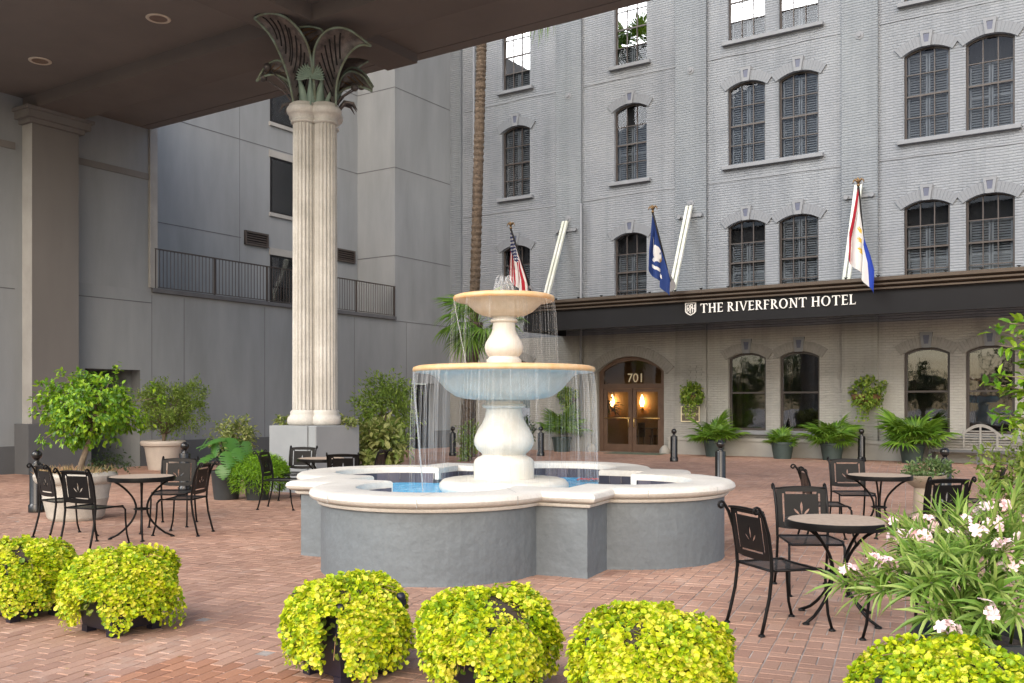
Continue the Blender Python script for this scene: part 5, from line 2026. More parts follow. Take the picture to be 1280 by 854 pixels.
# --- chartreuse planters along the street side
PLN = [(30, 7.2, 'lime green mound in a navy planter, leftmost and cut by the frame', 0.96),
       (152, 6.75, 'lime green mound in a navy planter, second from the left', 1.06),
       (435, 5.65, 'lime green mound in a navy planter left of the fountain front', .98),
       (612, 5.25, 'lime green mound in a navy planter below the middle of the fountain', .97),
       (816, 4.75, 'lime green mound in a navy planter right of the fountain corner', .98),
       (1190, 4.05, 'lime green mound in the bottom right corner below the oleander', 1.02)]
GAPS = [(-.6, .4, .22), (-.25, .36, .30), (-.1, .22, .43), (-.35, .2, .26), (-.45, .3, .22), None]
for n_, (px, t_, lab, sc_) in enumerate(PLN):
    r_ = np.random.default_rng(100 + n_)
    t = thing('planter', lab, 'planter', at(px, t_), rad(-12 + 10 * r_.random()), 'lime green planters at the front')
    b2 = MB()
    for z0, z1, h0, h1 in ((.04, .40, .185, .225),):
        b2.loft([[(s0 * h, s1 * h, z) for s0, s1 in ((-1, -1), (1, -1), (1, 1), (-1, 1))] for h, z in ((h0, z0), (h1, z1), (h1 + .02, z1 + .005), (h1 + .02, z1 + .04), (h1 - .02, z1 + .04), (h1 - .03, z1 - .05))], True)
    for s0 in (-1, 1):
        for s1 in (-1, 1):
            b2.box(s0 * .155 - .035, s0 * .155 + .035, s1 * .155 - .035, s1 * .155 + .035, 0, .045)
    obj('box', b2, 'planter_navy', t)
    for s0 in (-1, 1):
        for s1 in (-1, 1):
            b2 = MB()
            dz_ = 0 if n_ == 2 else -.07
            b2.lathe([(.022, .30 + dz_), (.024, .40 + dz_), (.012, .41 + dz_), (.02, .425 + dz_), (.03, .45 + dz_), (.02, .475 + dz_), (.001, .48 + dz_)], 12, (s0 * .222, s1 * .222))
            obj('finial', b2, 'planter_navy', t, True)
    b2 = MB()
    b2.lathe([(.18, .40), (.26, .42), (.27, .46), (.18, .52), (.001, .54)], 18)
    obj('soil', b2, 'soil', t, True)
    # dome of small round leaves: uneven skirt that trails over the box
    nl = 21000
    d = rdir(r_, nl)
    d[:, 2] = np.abs(d[:, 2]) - .75 * r_.random(nl) * (r_.random(nl) < .62)
    d = unit(d)
    az = np.arctan2(d[:, 1], d[:, 0])
    ph = r_.random(6) * 6.28
    lump = 1 + (.04 + .05 * r_.random()) * np.sin(2 * az + ph[0] + 2 * d[:, 2]) + .075 * np.sin(5 * az + ph[1] + 3 * d[:, 2]) + .06 * np.sin(9 * az + ph[2] + 6 * d[:, 2]) + .03 * np.sin(14 * az + ph[3] + 11 * d[:, 2])
    rr_ = (0.80 + .20 * r_.random(nl) ** .5) * lump
    hem = .05 + .06 * np.sin(2 * az + ph[3]) + .05 * np.sin(5 * az + ph[4]) + .03 * np.sin(11 * az + ph[5])
    pe = 2.7
    hz = np.hypot(d[:, 0], d[:, 1])
    sq = (hz ** pe + np.abs(d[:, 2]) ** pe) ** (-1 / pe)
    P = np.stack([d[:, 0] * .375 * rr_ * sq, d[:, 1] * .375 * rr_ * sq, .30 + d[:, 2] * sq * np.where(d[:, 2] > 0, .255, .40) * rr_], -1)
    hangs = P[:, 2] > np.maximum(hem, .015)
    # bare spot at one corner, where the box shows
    gap = GAPS[n_]
    if gap is not None:
        da = np.angle(np.exp(1j * (az - (math.atan2(-FY, -FX) + gap[0] - t.rotation_euler[2]))))
        hangs &= ~((np.abs(da) < gap[1] * (1.25 - P[:, 2] * 1.6)) & (P[:, 2] < gap[2]))
    P, d = P[hangs] * np.array([sc_, sc_, 1]), d[hangs]
    nn_ = len(P)
    D = unit(d * .5 + r_.normal(size=(nn_, 3)) * .45 + np.array([0, 0, -.25]))
    U = unit(d + np.array([0, 0, .55]) + r_.normal(size=(nn_, 3)) * .35)
    thin = np.sin(P[:, 0] * 23 + ph[0]) * np.sin(P[:, 1] * 21 + ph[1]) * np.sin(P[:, 2] * 25 + ph[2])
    ok = thin + r_.normal(0, .12, nn_) < .97
    P, D, U = P[ok], D[ok], U[ok]
    V, F = leaves(r_, P, D, U, .0205, .0195, 'round', .6)
    leafpart(t, V, F, 'leaf_lime')
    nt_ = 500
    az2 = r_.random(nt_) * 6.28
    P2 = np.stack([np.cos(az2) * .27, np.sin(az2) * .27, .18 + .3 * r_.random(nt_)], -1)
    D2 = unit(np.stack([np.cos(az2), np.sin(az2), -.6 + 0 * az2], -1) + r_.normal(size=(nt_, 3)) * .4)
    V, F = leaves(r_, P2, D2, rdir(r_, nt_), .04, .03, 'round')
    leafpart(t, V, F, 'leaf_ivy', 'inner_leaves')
    b2 = MB()
    for q in range(60):
        a_ = r_.random() * 6.28
        e_ = Vector((math.cos(a_) * (.25 + .1 * r_.random()), math.sin(a_) * (.25 + .1 * r_.random()), .12 + .4 * r_.random()))
        b2.tube([(.08 * math.cos(a_), .08 * math.sin(a_), .44), tuple(Vector((e_.x * .7, e_.y * .7, max(e_.z, .44) + .02))), tuple(e_)], [.004, .003, .002], 4)
    tw = obj('stems', b2, 'leaf_dry', t)
    tw['kind'] = 'stuff'

# --- big aged pot with weeping fig
t = thing('fig_tree', 'bright green weeping fig on a leaning stem in a big aged white pot', 'potted tree', ground(95, 649))
pot(t, [(.33, 0), (.36, .03), (.37, .05), (.42, .28), (.43, .30), (.425, .32), (.46, .50), (.50, .52), (.535, .56), (.545, .62), (.52, .66), (.46, .67), (.44, .64), (.43, .55)], 'aged_pot', .60, .44)
r_ = np.random.default_rng(7)
sc_ = 13.1 / FPX
tilt_ = Vector((RX, RY, 0))
top = tilt_ * .26 + Vector((0, 0, 1.35))
b2 = MB()
b2.tube([tilt_ * .02 + Vector((0, 0, .58)), tilt_ * .1 + Vector((0, 0, .85)), tilt_ * .2 + Vector((0, 0, 1.12)), top], [.045, .04, .036, .032], 8)
cc = tilt_ * .24 + Vector((0, 0, 1.58))
V, F, C = crown(r_, cc, (.64, .64, .44), 120, 32, .072, .042, 'oval', .20, .55, .35)
V2, F2, C2 = crown(r_, tilt_ * -.08 + Vector((0, 0, 1.25)), (.35, .35, .2), 14, 24, .08, .048, 'oval', .3, .7, .4)
V3, F3, C3 = crown(r_, cc + Vector((0, 0, .04)), (.80, .80, .46), 34, 16, .07, .042, 'oval', .10, .6, .85)
V, F = np.concatenate([V, V3]), np.concatenate([F, F3 + len(V)])
twigs(b2, r_, top, np.concatenate([C, C2, C3]), .012, 2)
obj('trunk', b2, 'bark', t, True)
leafpart(t, V, F, 'leaf_ficus', 'crown')
leafpart(t, V2, F2, 'leaf_ficus', 'low_branches')
n_ = 900
az = r_.random(n_) * 6.28; rr_ = .5 * r_.random(n_) ** .4
P = np.stack([rr_ * np.cos(az), rr_ * np.sin(az), .62 + 0 * az], -1)
D = unit(np.stack([np.cos(az) * .5, np.sin(az) * .5, .7 + .3 * r_.random(n_)], -1) + r_.normal(size=(n_, 3)) * .4)
V, F = leaves(r_, P, D, rdir(r_, n_), .13, .012, 'blade')
leafpart(t, V, F, 'leaf_dry', 'dry_underplanting')
V, F, C = crown(r_, (.38 * RX + .2 * FX, .38 * RY + .2 * FY, .78), (.26, .2, .14), 16, 20, .05, .025, 'oval', .5)
leafpart(t, V, F, 'leaf_dark', 'dark_underplanting')

# --- olive-like shrub in pale pot by the wall
t = thing('olive_shrub', 'fine leaved grey green shrub in a tall pale clay pot against the side wall', 'potted shrub', at(204, 23.4))
pot(t, [(.34, 0), (.36, .05), (.43, .50), (.46, .58), (.52, .60), (.54, .66), (.52, .71), (.47, .72), (.45, .68), (.44, .6)], 'terrace_pot', .66, .45)
r_ = np.random.default_rng(9)
b2 = MB()
V, F, C = crown(r_, (.15 * RX, .15 * RY, 1.52), (.78, .78, .68), 150, 46, .075, .026, 'oval', .20, .1, .35)
ex = [(Vector((RX, RY, 0)) * .75 + Vector((0, 0, 1.9 + .1 * q))) for q in range(4)]
b2.tube([(0, 0, .6), (.02, .01, .8), (.0, .05, 1.0)], [.05, .045, .03], 7)
twigs(b2, r_, (0, .03, .85), C, .014, 3)
obj('trunk', b2, 'bark', t, True)
leafpart(t, V, F, 'leaf_olive', 'crown')
V, F, C = crown(r_, tuple(Vector((RX, RY, 0)) * .82 + Vector((0, 0, 1.85))), (.25, .25, .42), 22, 30, .07, .026, 'oval', .3, -.2, .2)
leafpart(t, V, F, 'leaf_olive', 'side_branch')

# --- swiss cheese plant in charcoal pot
t = thing('cheese_plant', 'split leaf plant with big glossy leaves in a charcoal pot', 'potted plant', ground(283, 624))
pot(t, [(.20, 0), (.205, .02), (.25, .44), (.265, .47), (.26, .49), (.24, .48), (.235, .43)], 'charcoal_pot', .44, .23)
def monstera_leaf(L):
    right = []
    nl = 5
    for q in range(41):
        v = q / 40
        w = .52 * math.sin(PI * min(1, (v * .93 + .07))) ** .7 * (1 - .15 * v)
        if .22 < v < .92:
            cyc = ((v - .22) * nl / .70) % 1
            if cyc > .66:
                w *= .36
        right.append((w, v))
    V = []
    for w, v in right:
        V.append((w * L, (v - .12 * w) * L, -.18 * L * w * w - .12 * L * v * v))
    for w, v in right:
        V.append((0, v * L, .02 * L - .10 * L * v * v))
    for w, v in right:
        V.append((-w * L, (v - .12 * w) * L, -.18 * L * w * w - .12 * L * v * v))
    F = []
    for q in range(40):
        F.append((q, q + 1, 41 + q + 1, 41 + q))
        F.append((41 + q, 41 + q + 1, 82 + q + 1, 82 + q))
    return npmesh('large_leaf', np.array(V), np.array(F), ['leaf_monstera'], True)
ml = [monstera_leaf(.33), monstera_leaf(.26)]
r_ = np.random.default_rng(13)
b2 = MB()
R3, F3 = Vector((RX, RY, 0)), Vector((FX, FY, 0))
for q in range(24):
    a = -2.9 + q * .27 + r_.normal(0, .1)
    dirv = R3 * math.cos(a) + F3 * math.sin(a)
    rch = .22 + .26 * r_.random()
    h = .55 + .50 * r_.random()
    if q % 4 == 0:
        h, rch = .95 + .12 * r_.random(), .18
    e = dirv * rch + Vector((0, 0, h))
    b2.tube([(0, 0, .42), tuple(dirv * rch * .35 + Vector((0, 0, .42 + (h - .42) * .65))), tuple(e)], [.012, .010, .007], 5)
    az = math.atan2(-dirv.x, dirv.y)
    place('large_leaf', ml[q % 2], t, tuple(e), (rad(-38 + 18 * r_.normal()), rad(12 * r_.normal()), az))
obj('stems', b2, 'leaf_dark', t, True)

# --- asparagus fern beside it
t = thing('fern', 'bright green feathery fern mound right of the split leaf plant', 'fern', at(322, 16.0))
pot(t, [(.18, 0), (.22, .36), (.24, .37), (.23, .39), (.20, .36)], 'charcoal_pot', .34, .2)
r_ = np.random.default_rng(15)
n_ = 9000
d = rdir(r_, n_)
d[:, 2] = np.abs(d[:, 2]) - .7 * r_.random(n_) * (r_.random(n_) < .5)
d = unit(d)
P = np.stack([d[:, 0] * .50, d[:, 1] * .50, .40 + d[:, 2] * np.where(d[:, 2] > 0, .34, .55)], -1) * (.7 + .3 * r_.random(n_) ** .5)[:, None] + np.array([0, 0, .06])
P = P[P[:, 2] > .05]
d = unit(P - np.array([0, 0, .4]))
n_ = len(P)
D = unit(d * .6 + r_.normal(size=(n_, 3)) * .4 + np.array([0, 0, -.35]))
V, F = leaves(r_, P, D, unit(d + r_.normal(size=(n_, 3)) * .4), .07, .012, 'blade')
leafpart(t, V, F, 'leaf_fern', 'fronds')

def shrub(name, label, xy, z0, c, radii, clumps, per, ll, lw_, mat, seed, shape='oval', cat='shrub', potspec=None, group=None, spread=.28, droop=.2, shell=.4):
    t = thing(name, label, cat, xy, 0, group)
    if potspec:
        pot(t, *potspec)
    r_ = np.random.default_rng(seed)
    V, F, C = crown(r_, c, radii, clumps, per, ll, lw_, shape, spread, droop, shell)
    b2 = MB()
    for q in range(5):
        a = r_.random() * 6.28
        b2.tube([(.04 * math.cos(a), .04 * math.sin(a), z0), (.1 * math.cos(a), .1 * math.sin(a), (z0 + c[2]) / 2), (.15 * math.cos(a), .15 * math.sin(a), c[2])], [.018, .014, .008], 5)
    twigs(b2, r_, (0, 0, max(z0, c[2] - radii[2] * .8)), C, .009, 4)
    obj('stems', b2, 'bark', t, True)
    leafpart(t, V, F, mat, 'crown')
    return t
PP = [(.17, 0), (.22, .34), (.24, .36), (.23, .38), (.2, .34)]
shrub('variegated_shrub', 'pale variegated shrub behind the split leaf plant at the wall', at(293, 20.2), 0, (0, 0, .92), (.40, .40, .42), 60, 26, .075, .04, 'leaf_variegated', 31)
shrub('tall_shrub', 'tall loose green shrub right of the column, behind the pale croton', at(482, 22.5), 0, (0, 0, 1.45), (.72, .72, .80), 150, 30, .10, .035, 'leaf_olive', 32, 'oval', spread=.24)
shrub('croton_shrub', 'broad leaved pale green shrub between the basin rim and the column', at(474, 18.6), 0, (0, 0, .80), (.62, .5, .50), 62, 18, .17, .085, 'leaf_variegated', 33, 'oval')
shrub('slender_shrub', 'slender pale green bush at the foot of the palm behind the fountain', at(586, 26.8), 0, (0, 0, .52), (.38, .38, .50), 50, 22, .09, .035, 'leaf_olive', 34, 'lance')
shrub('small_shrub', 'low dark bush left of the fan palm behind the fountain stem', at(655, 28.0), 0, (0, 0, .9), (.3, .3, .4), 30, 20, .1, .04, 'leaf_dark', 35, 'lance')

# --- fan palms
def fan_mesh(L1, L2, segs, arc, droop, seed, w=.05):
    r_ = np.random.default_rng(seed)
    b2 = MB()
    b2.tube([(0, 0, 0), (0, L1 * .5, .05 * L1), (0, L1, 0)], [.012, .009, .006], 4)
    for q in range(segs):
        a = -arc + 2 * arc * q / (segs - 1) + r_.normal(0, .02)
        ln = L2 * (1 - .28 * (abs(a) / arc) ** 2) * (1 + r_.normal(0, .05))
        dx, dy = math.sin(a), math.cos(a)
        nx, ny = dy, -dx
        rows = []
        for s in range(6):
            v = s / 5
            wd = w * ln * (.25 + 1.5 * v if v < .5 else 1.0 * (1 - v) * 2 + .02)
            zc = .10 * ln * math.sin(PI * v * .6) - droop * ln * v ** 2.6
            cx_, cy_ = dx * ln * v, L1 + dy * ln * v
            rows.append([(cx_ - nx * wd, cy_ - ny * wd, zc - wd * .5), (cx_, cy_, zc + wd * .35), (cx_ + nx * wd, cy_ + ny * wd, zc - wd * .5)])
        b2.loft(rows, closed=False)
    return b2.mesh('frond', True, ('leaf_palm',))
FANS = [fan_mesh(.36, .42, 17, 1.9, .40, 1, .07), fan_mesh(.28, .40, 15, 1.8, .55, 2, .075), fan_mesh(.44, .44, 19, 2.0, .32, 3, .065)]
POTG = ([(.25, 0), (.255, .02), (.32, .42), (.345, .43), (.345, .49), (.32, .50), (.30, .45)], 'green_pot', .45, .30)
def fan_palm(label, xy, size, nfr, seed, zc=.5, group='fan palms in green pots along the hotel', potted=True, spreadx=1.0):
    t = thing('fan_palm', label, 'potted palm', xy, 0, group)
    if potted:
        pot(t, *POTG)
    r_ = np.random.default_rng(seed)
    for q in range(nfr):
        az = q * 2.399 + r_.normal(0, .15)
        el = rad(2 + 54 * r_.random())
        if q < 3:
            el = rad(66)
        s = size * (.8 + .35 * r_.random())
        place('frond', FANS[q % 3], t, (0, 0, zc), (el, r_.normal(0, .15), az), scale=(s * spreadx, s, s))
    return t
YP = HOTEL_Y - .75
def fpx(px, y=YP):
    return (fac(px, 560, y)[0], y)
fan_palm('fan palm in a pot left of the hotel door, seen through falling water', fpx(702), 1.35, 24, 51, .6)
fan_palm('fan palm with broad yellow green blades between the plaque and first dining window', fpx(893), 1.2, 24, 52)
fan_palm('smallest fan palm, in a squat pot between two dining room windows', fpx(978), .85, 17, 53, .38)
fan_palm('dense fan palm left of the hanging basket by the second pair of windows', fpx(1040), 1.25, 28, 54)
fan_palm('wide fan palm with a few brown tips left of the wooden bench', fpx(1140), 1.45, 32, 55)

# --- palms behind the fountain
FANB = [fan_mesh(.75, .85, 26, 2.0, .55, 7, .04), fan_mesh(.65, .8, 24, 1.9, .75, 8, .04)]
def trunk_mesh(pts, r, n=12, ring=.09, seed=0):
    r_ = np.random.default_rng(seed)
    P = [Vector(p) for p in pts]
    path, rs = [], []
    tot_ = sum((P[q + 1] - P[q]).length for q in range(len(P) - 1))
    steps = int(tot_ / ring)
    for s in range(steps + 1):
        u = s / steps * (len(P) - 1)
        q = min(int(u), len(P) - 2)
        p = P[q].lerp(P[q + 1], u - q)
        path.append(p)
        rs.append(r * (1 + (.10 if s % 2 else -.04) + r_.normal(0, .04)))
    b2 = MB()
    b2.tube(path, rs, n)
    for s in range(0, steps, 1):
        for k_ in range(4):
            a = r_.random() * 6.28
            p = path[s]
            dv_ = Vector((math.cos(a), math.sin(a), 0))
            tn = Vector((-dv_.y, dv_.x, 0))
            q0 = p + dv_ * r * .95
            b2.add([tuple(q0 - tn * .045), tuple(q0 + tn * .045), tuple(q0 + dv_ * .035 + Vector((0, 0, .08)))], [(0, 1, 2)])
    return b2
xt, yt = at(588, 29.0)
tall = thing('tall_palm', 'tall palm with thin shaggy trunk rising behind the fountain to the roof line', 'palm tree', (xt, yt, 0))
xtop = [(at(px, 29.0)[0] - xt, at(px, 29.0)[1] - yt, EYE + 29.0 * (YH - py) / FPX) for px, py in ((588, 571), (589, 450), (594, 350), (597, 240), (600, 130), (602, 55))]
xtop.append((xtop[-1][0] + .05, xtop[-1][1], 15.6))
obj('trunk', trunk_mesh(xtop, .15, 12, .09, 1), 'palm_bark', tall)
r_ = np.random.default_rng(61)
for q in range(18):
    az = q * 2.399
    place('frond', FANB[q % 2], tall, (xtop[-1][0], xtop[-1][1], 15.5), (rad(-35 + 100 * r_.random()), r_.normal(0, .1), az), scale=1.25)
dR = math.atan2(-RX, RY)
for k_ in range(2):
    place('frond', FANB[1], tall, (xtop[-1][0] + .2 * RX, xtop[-1][1] + .2 * RY, 15.2), (rad(-28 - 6 * k_), 0, dR + .08 * k_), scale=1.95)
xs, ys_ = at(583, 27.6)
short = thing('short_palm', 'short fan palm with rough brown trunk just behind the fountain', 'palm tree', (xs, ys_, 0))
obj('trunk', trunk_mesh([(0, 0, 0), (.05, 0, 1.5), (.18, .1, 3.0), (.28, .16, 4.0)], .165, 12, .09, 2), 'palm_bark', short)
for q in range(20):
    az = q * 2.399 + .4
    el = rad(-40 + 105 * r_.random())
    place('frond', FANB[q % 2], short, (.28, .16, 3.95), (el, r_.normal(0, .1), az), scale=.95)

# --- wall baskets
def basket(label, px, py, scl, seed):
    x, z = fac(px, py, HOTEL_Y - .3)
    t = thing('hanging_basket', label, 'hanging basket', (x, HOTEL_Y - .115, z), 0, 'half round baskets on the brick piers')
    b2 = MB()
    rows = []
    for a in range(7):
        th = a / 6 * PI / 2
        rows.append([(.34 * scl * math.cos(b__) * math.cos(th * .9), -.30 * scl * math.sin(b__) * math.cos(th * .9), -.30 * scl * math.sin(th)) for b__ in np.linspace(0, PI, 15)])
    b2.loft(rows, closed=False)
    obj('basket', b2, 'coir', t, True)
    r_ = np.random.default_rng(seed)
    V, F, C = crown(r_, (0.05, -.22, .05), (.36 * scl, .24 * scl, .34 * scl), 46, 22, .095, .06, 'oval', .3, .5, .55)
    leafpart(t, V, F, 'leaf_ivy')
    pts = []
    for q in range(10):
        x0, y0 = r_.normal(0, .12), -.25 + r_.normal(0, .05)
        for s in range(7):
            pts.append((x0 + .02 * r_.normal(), y0, -.2 - s * .07 * scl))
    P = np.array(pts)
    D = unit(r_.normal(size=P.shape) * .5 + np.array([0, -.3, -.8]))
    V, F = leaves(r_, P, D, np.tile(np.array([[0, -1., .2]]), (len(P), 1)), .08, .05)
    leafpart(t, V, F, 'leaf_ivy', 'trailing_stems')
basket('leafy wall basket left of the hotel door, above the fan palm', 708, 496, .9, 71)
basket('leafy wall basket above the bronze plaque', 864, 494, 1.0, 72)
basket('large trailing wall basket between the two pairs of dining room windows', 1081, 493, 1.25, 73)

# --- door mat
mx, _ = fac(795, 568, HOTEL_Y - .6)
b2 = MB()
b2.box(-.95, .95, -.45, .4, .004, .018)
o_ = obj('door_mat', b2, 'mat_green', loc=(mx, HOTEL_Y - .62, 0))
tag(o_, 'flat green mat on the bricks before the hotel door', 'mat')

# --- garden bench with arched back
bx_, by_ = fac(1224, 570, HOTEL_Y - .55)[0], HOTEL_Y - .55
bench = thing('garden_bench', 'weathered grey wooden bench with arched slatted back under the right window', 'bench', (bx_, by_, 0))
BW = 1.18
def topline(x):
    u = abs(x) / BW
    if u < .42:
        return .80 + .28 * math.cos(u / .42 * PI / 2)
    if u < .55:
        return .78
    return .78 - .10 * math.sin((u - .55) / .45 * PI / 2) - .02
upper = [(x, topline(x)) for x in np.linspace(-BW, BW, 41)]
lower_ = [(x, topline(x) - .085) for x in np.linspace(BW, -BW, 41)]
place('top_rail', plate('top_rail', upper + lower_, [], .035, 'teak'), bench, (0, .26, 0))
for z in (.44, .52, .59, .66):
    b2 = MB()
    b2.box(-BW + .06, BW - .06, .25, .27, z, z + .03)
    obj('slat', b2, 'teak', bench)
for z in (.735, .80, .87):
    hw_ = .42 * BW * (1 - (z - .7) * 1.9)
    b2 = MB()
    b2.box(-hw_, hw_, .25, .27, z, z + .028)
    obj('slat', b2, 'teak', bench)
for x in (-.41, 0, .41):
    b2 = MB()
    b2.box(x - .025, x + .025, .235, .249, .43, topline(x) - .04)
    obj('upright', b2, 'teak', bench)
for q in range(6):
    b2 = MB()
    y0 = -.24 + q * .085
    b2.box(-BW, BW, y0, y0 + .07, .395, .42)
    obj('seat_slat', b2, 'teak', bench)
b2 = MB()
b2.box(-BW, BW, -.26, -.23, .32, .392)
obj('apron', b2, 'stucco_dark', bench)
for s in (-1, 1):
    for y0, h in ((-.25, .64), (.23, .80)):
        b2 = MB()
        b2.box(s * BW - .035, s * BW + .035, y0, y0 + .07, 0, h)
        obj('leg', b2, 'stucco_dark', bench)
    b2 = MB()
    b2.tube([(s * BW, .26, .64), (s * BW, -.1, .66), (s * BW, -.3, .66), (s * BW, -.36, .62), (s * BW, -.34, .57), (s * BW, -.29, .59)], [.035, .04, .042, .04, .034, .025], 8)
    obj('arm', b2, 'stucco_dark', bench, True)
b2 = MB()
b2.box(-.03, .03, -.25, -.19, 0, .392)
obj('leg', b2, 'stucco_dark', bench)

# --- shallow wooden bowl of succulents by the second table
t = thing('succulent_bowl', 'pale wooden trough of grey green succulents between the right tables and bollard', 'planter', at(1154, 13.0))
b2 = MB()
b2.lathe([(.20, 0), (.22, .03), (.13, .10), (.12, .46), (.24, .55), (.29, .61), (.30, .64), (.27, .64), (.24, .60), (.001, .59)], 30)
obj('bowl', b2, 'bowl_wood', t, True, auto=40)
r_ = np.random.default_rng(81)
V, F, C = crown(r_, (.05, .05, .70), (.34, .3, .13), 34, 22, .06, .03, 'oval', .3, -.3, .3)
leafpart(t, V, F, 'leaf_jade', 'succulents')

# --- oleander at right
ox_, oy_ = at(1222, 4.75)
ole = thing('oleander', 'pale pink oleander bush spilling from a pot at the lower right', 'flowering shrub', (ox_, oy_, 0))
pot(ole, [(.20, 0), (.27, .40), (.30, .42), (.30, .46), (.27, .46), (.26, .40)], 'charcoal_pot', .42, .26)
r_ = np.random.default_rng(91)
def bloom_cluster(seed):
    q_ = np.random.default_rng(seed)
    b2 = MB()
    for k_ in range(8):
        d = Vector(q_.normal(size=3)); d.z = abs(d.z) * .8 + .1; d.normalize()
        c0 = d * .035 + Vector((q_.normal(0, .012), q_.normal(0, .012), 0))
        a1 = d.orthogonal().normalized(); a2 = d.cross(a1)
        ph0 = q_.random() * 6
        for p in range(5):
            th = ph0 + p * 2 * PI / 5
            e = a1 * math.cos(th) + a2 * math.sin(th)
            s_ = d.cross(e)
            b2.add([tuple(c0), tuple(c0 + e * .014 + s_ * .009 + d * .004), tuple(c0 + e * .026 + s_ * .006 + d * .001), tuple(c0 + e * .026 - s_ * .008 + d * .002), tuple(c0 + e * .014 - s_ * .010 + d * .003)], [(0, 1, 2), (0, 2, 3), (0, 3, 4)])
    return b2.mesh('flower_cluster', False, ('petal',))
BLM = [bloom_cluster(s) for s in range(4)]
def view_pt(px, py, t_):
    x, y = at(px, t_)
    return Vector((x - ox_, y - oy_, EYE + t_ * (YH - py) / FPX))
tips = [(1060, 722, 4.75, 1), (1048, 730, 4.7, 0), (1092, 705, 4.8, 1), (1108, 712, 4.6, 1), (1125, 655, 5.0, 1), (1155, 658, 4.8, 1), (1118, 640, 5.3, 1), (1205, 660, 4.7, 1), (1240, 662, 4.9, 1), (1228, 642, 5.2, 1),
        (1255, 690, 4.5, 1), (1262, 710, 4.5, 1), (1272, 655, 5.0, 1), (1180, 690, 4.4, 0), (1150, 700, 4.5, 0), (1230, 768, 4.2, 1), (1185, 795, 4.2, 1), (1140, 740, 4.4, 0), (1200, 720, 4.3, 0), (1100, 740, 4.6, 0),
        (1170, 620, 5.3, 0), (1200, 635, 5.1, 0), (1235, 615, 5.3, 0), (1270, 620, 5.0, 0), (1285, 680, 4.6, 1), (1290, 740, 4.3, 0), (1250, 740, 4.3, 0), (1210, 690, 4.5, 0), (1165, 730, 4.4, 0), (1130, 690, 4.7, 0),
        (1270, 770, 4.2, 0), (1220, 800, 4.2, 0), (1300, 650, 4.9, 1), (1310, 700, 4.7, 0), (1075, 745, 4.7, 0), (1190, 655, 5.0, 1), (1140, 665, 5.0, 0), (1245, 640, 5.0, 1), (1160, 770, 4.3, 0), (1275, 715, 4.6, 1),
        (1135, 640, 5.2, 0), (1158, 640, 5.2, 1), (1215, 672, 4.6, 1), (1176, 705, 4.6, 0), (1222, 740, 4.5, 0), (1190, 762, 4.4, 0)]
for px, py, t_, fl in tips:
    if px < 1200 and py < 668:
        py += 20
    e = view_pt(px, py, t_)
    b0 = Vector((r_.normal(0, .07), r_.normal(0, .07), .44))
    mid = b0.lerp(e, .5) + Vector((0, 0, .10))
    path = [b0, b0.lerp(mid, .55) + Vector((0, 0, .02)), mid, mid.lerp(e, .6) + Vector((0, 0, .03)), e]
    b2 = MB()
    b2.tube([tuple(p) for p in path], [.007, .006, .005, .004, .003], 5)
    st_ = obj('stem', b2, 'leaf_croton', ole, True)
    n_ = 40
    Ps, Ds, Us = [], [], []
    for q in range(n_):
        u = 1 - .62 * (q / n_) ** 1.25
        seg = u * 4
        k_ = min(int(seg), 3)
        p = path[k_].lerp(path[k_ + 1], seg - k_)
        tdir = (path[k_ + 1] - path[k_]).normalized()
        a = q * 2.4 + r_.normal(0, .2)
        s0 = tdir.orthogonal().normalized(); s1 = tdir.cross(s0)
        rd_ = s0 * math.cos(a) + s1 * math.sin(a)
        Ps.append(p); Ds.append(tdir * (.6 + .6 * r_.random()) + rd_ * (.55 + .4 * r_.random()) + Vector((0, 0, .35 - .35 * r_.random())))
        Us.append(tdir * .6 + Vector((0, 0, 1)) - rd_ * .3)
    V, F = leaves(r_, np.array(Ps), np.array(Ds), np.array(Us), .135, .0165, 'lance', .4)
    lv = place('leaves', npmesh('leaves', V, F, ['leaf_oleander']), st_)
    lv['kind'] = 'stuff'
    if fl:
        place('flower_cluster', BLM[int(r_.integers(4))], st_, tuple(e + Vector((0, 0, .02))), (r_.normal(0, .3), r_.normal(0, .3), r_.random() * 6), scale=.95 + .35 * r_.random())
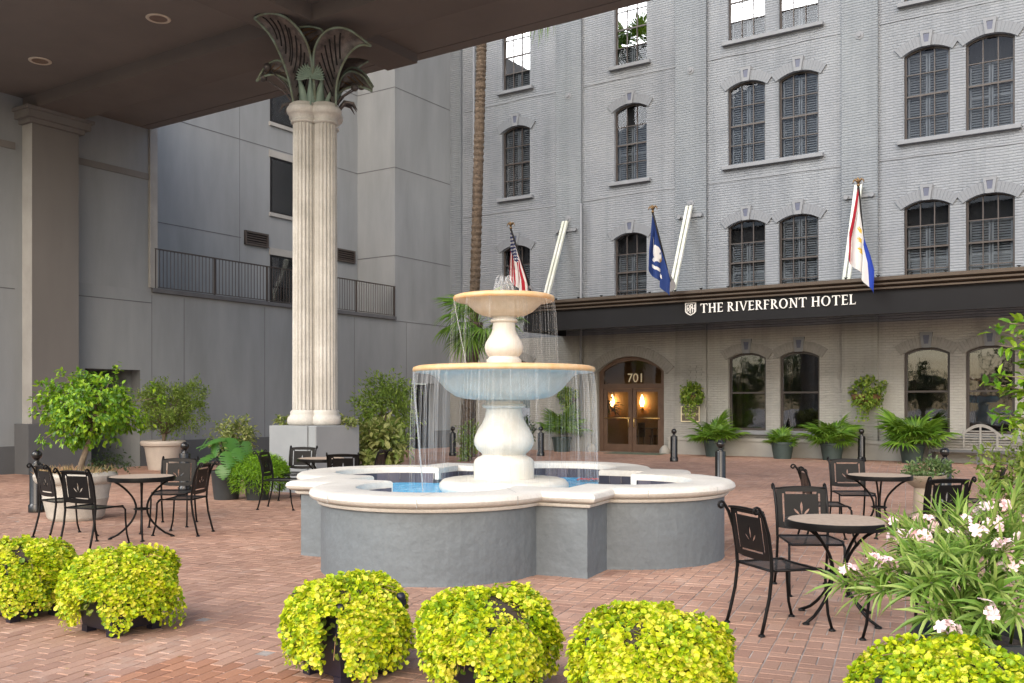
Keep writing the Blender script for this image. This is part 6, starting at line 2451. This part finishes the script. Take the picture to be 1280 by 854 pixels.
# --- fig branches reaching in from the right
fx_, fy_ = at(1345, 7.6)
fb = thing('young_fig_tree', 'bright leafy tree reaching in at the right edge before the bench', 'tree', (fx_, fy_, 0))
b2 = MB()
b2.tube([(0, 0, 0), (.02, 0, .8), (-.02, .02, 1.5), (0, 0, 2.2)], [.05, .045, .035, .02], 8)
r_ = np.random.default_rng(95)
def vp2(px, py, t_):
    x, y = at(px, t_)
    return Vector((x - fx_, y - fy_, EYE + t_ * (YH - py) / FPX))
Ps, Ds, Us = [], [], []
for px, py, z0 in ((1240, 412, 1.75), (1262, 404, 1.9), (1250, 432, 1.7), (1275, 425, 1.85), (1232, 480, 1.4), (1250, 470, 1.5), (1262, 492, 1.35), (1278, 480, 1.5), (1240, 520, 1.2), (1262, 535, 1.1), (1280, 520, 1.2), (1290, 450, 1.7), (1300, 410, 1.9), (1310, 500, 1.4), (1330, 440, 1.8), (1272, 455, 1.6)):
    e = vp2(px, py, 7.6 + r_.normal(0, .2))
    b0 = Vector((0, 0, z0))
    path = [b0.lerp(e, u) + Vector((0, 0, .10 * math.sin(PI * u))) for u in np.linspace(0, 1, 6)]
    b2.tube([tuple(p) for p in path], [.014, .011, .009, .007, .005, .003], 5)
    for q in range(26):
        u = .35 + .65 * r_.random()
        p = b0.lerp(e, u) + Vector((0, 0, .10 * math.sin(PI * u))) + Vector(r_.normal(0, .025, 3))
        dd = (e - b0).normalized() * .5 + Vector(r_.normal(0, .55, 3)) + Vector((0, 0, -.25))
        Ps.append(p); Ds.append(dd); Us.append(Vector((0, 0, 1)) + Vector(r_.normal(0, .35, 3)))
obj('trunk', b2, 'bark', fb, True)
V, F = leaves(r_, np.array(Ps), np.array(Ds), np.array(Us), .095, .05, 'oval')
leafpart(fb, V, F, 'leaf_ficus', 'crown')
# --- low shrub under it
shrub('edge_shrub', 'dense light green shrub at the right edge beside the oleander', at(1305, 7.2), 0, (0, 0, 1.02), (.38, .38, .45), 70, 30, .06, .03, 'leaf_croton', 97)

# ================================================================== ACROSS THE STREET (mirrored in the hotel glass)
r_ = np.random.default_rng(201)
for n_, (x, y, h) in enumerate(((-34, -17, 6.2), (-27.5, -20, 5.2), (-22, -16, 5.8), (-14, -21, 4.6), (-7, -18, 6.5), (2, -20, 5.0))):
    t = thing('street_tree', 'dark street tree mirrored in the glass of the %s' % ('first dining window', 'second dining window', 'hotel door transom', 'third dining window', 'fourth dining window', 'rightmost upper panes')[n_], 'tree', (x, y, 0), 0, 'trees across the street')
    b2 = MB()
    b2.tube([(0, 0, 0), (.1, 0, h * .3), (0, .1, h * .55)], [.16, .13, .09], 8)
    V, F, C = crown(r_, (0, 0, h * .66), (h * .38, h * .38, h * .34), 60, 34, .30, .16, 'oval', .3, .2, .4)
    twigs(b2, r_, (0, .1, h * .5), C, .04, 4)
    obj('trunk', b2, 'bark', t, True)
    leafpart(t, V, F, 'leaf_dark', 'crown')

# --- fallen leaves and crumbs on the bricks
r_ = np.random.default_rng(301)
n_ = 420
tt = 4.2 + 16 * r_.random(n_) ** 1.5
xy = np.array([at(p, q) for p, q in zip(r_.uniform(-40, 1320, n_), tt)])
P = np.stack([xy[:, 0], xy[:, 1], np.full(n_, .006)], -1)
lf_ = (P[:, :2] - FC) @ np.array([[math.cos(FTH), -math.sin(FTH)], [math.sin(FTH), math.cos(FTH)]])
P = P[~((np.abs(lf_[:, 0]) < 2.6) & (np.abs(lf_[:, 1]) < 2.75))]
n_ = len(P)
D = unit(np.stack([r_.normal(size=n_), r_.normal(size=n_), .12 * r_.random(n_)], -1))
U = unit(np.tile(np.array([[0, 0, 1.]]), (n_, 1)) + r_.normal(0, .12, (n_, 3)))
V, F = leaves(r_, P, D, U, .026, .013, 'oval', .6)
lit = place('leaf_litter', npmesh('leaf_litter', V, F, ['leaf_dry']))
tag(lit, 'tiny dry leaves scattered over the brick paving', 'leaf litter', kind='stuff')
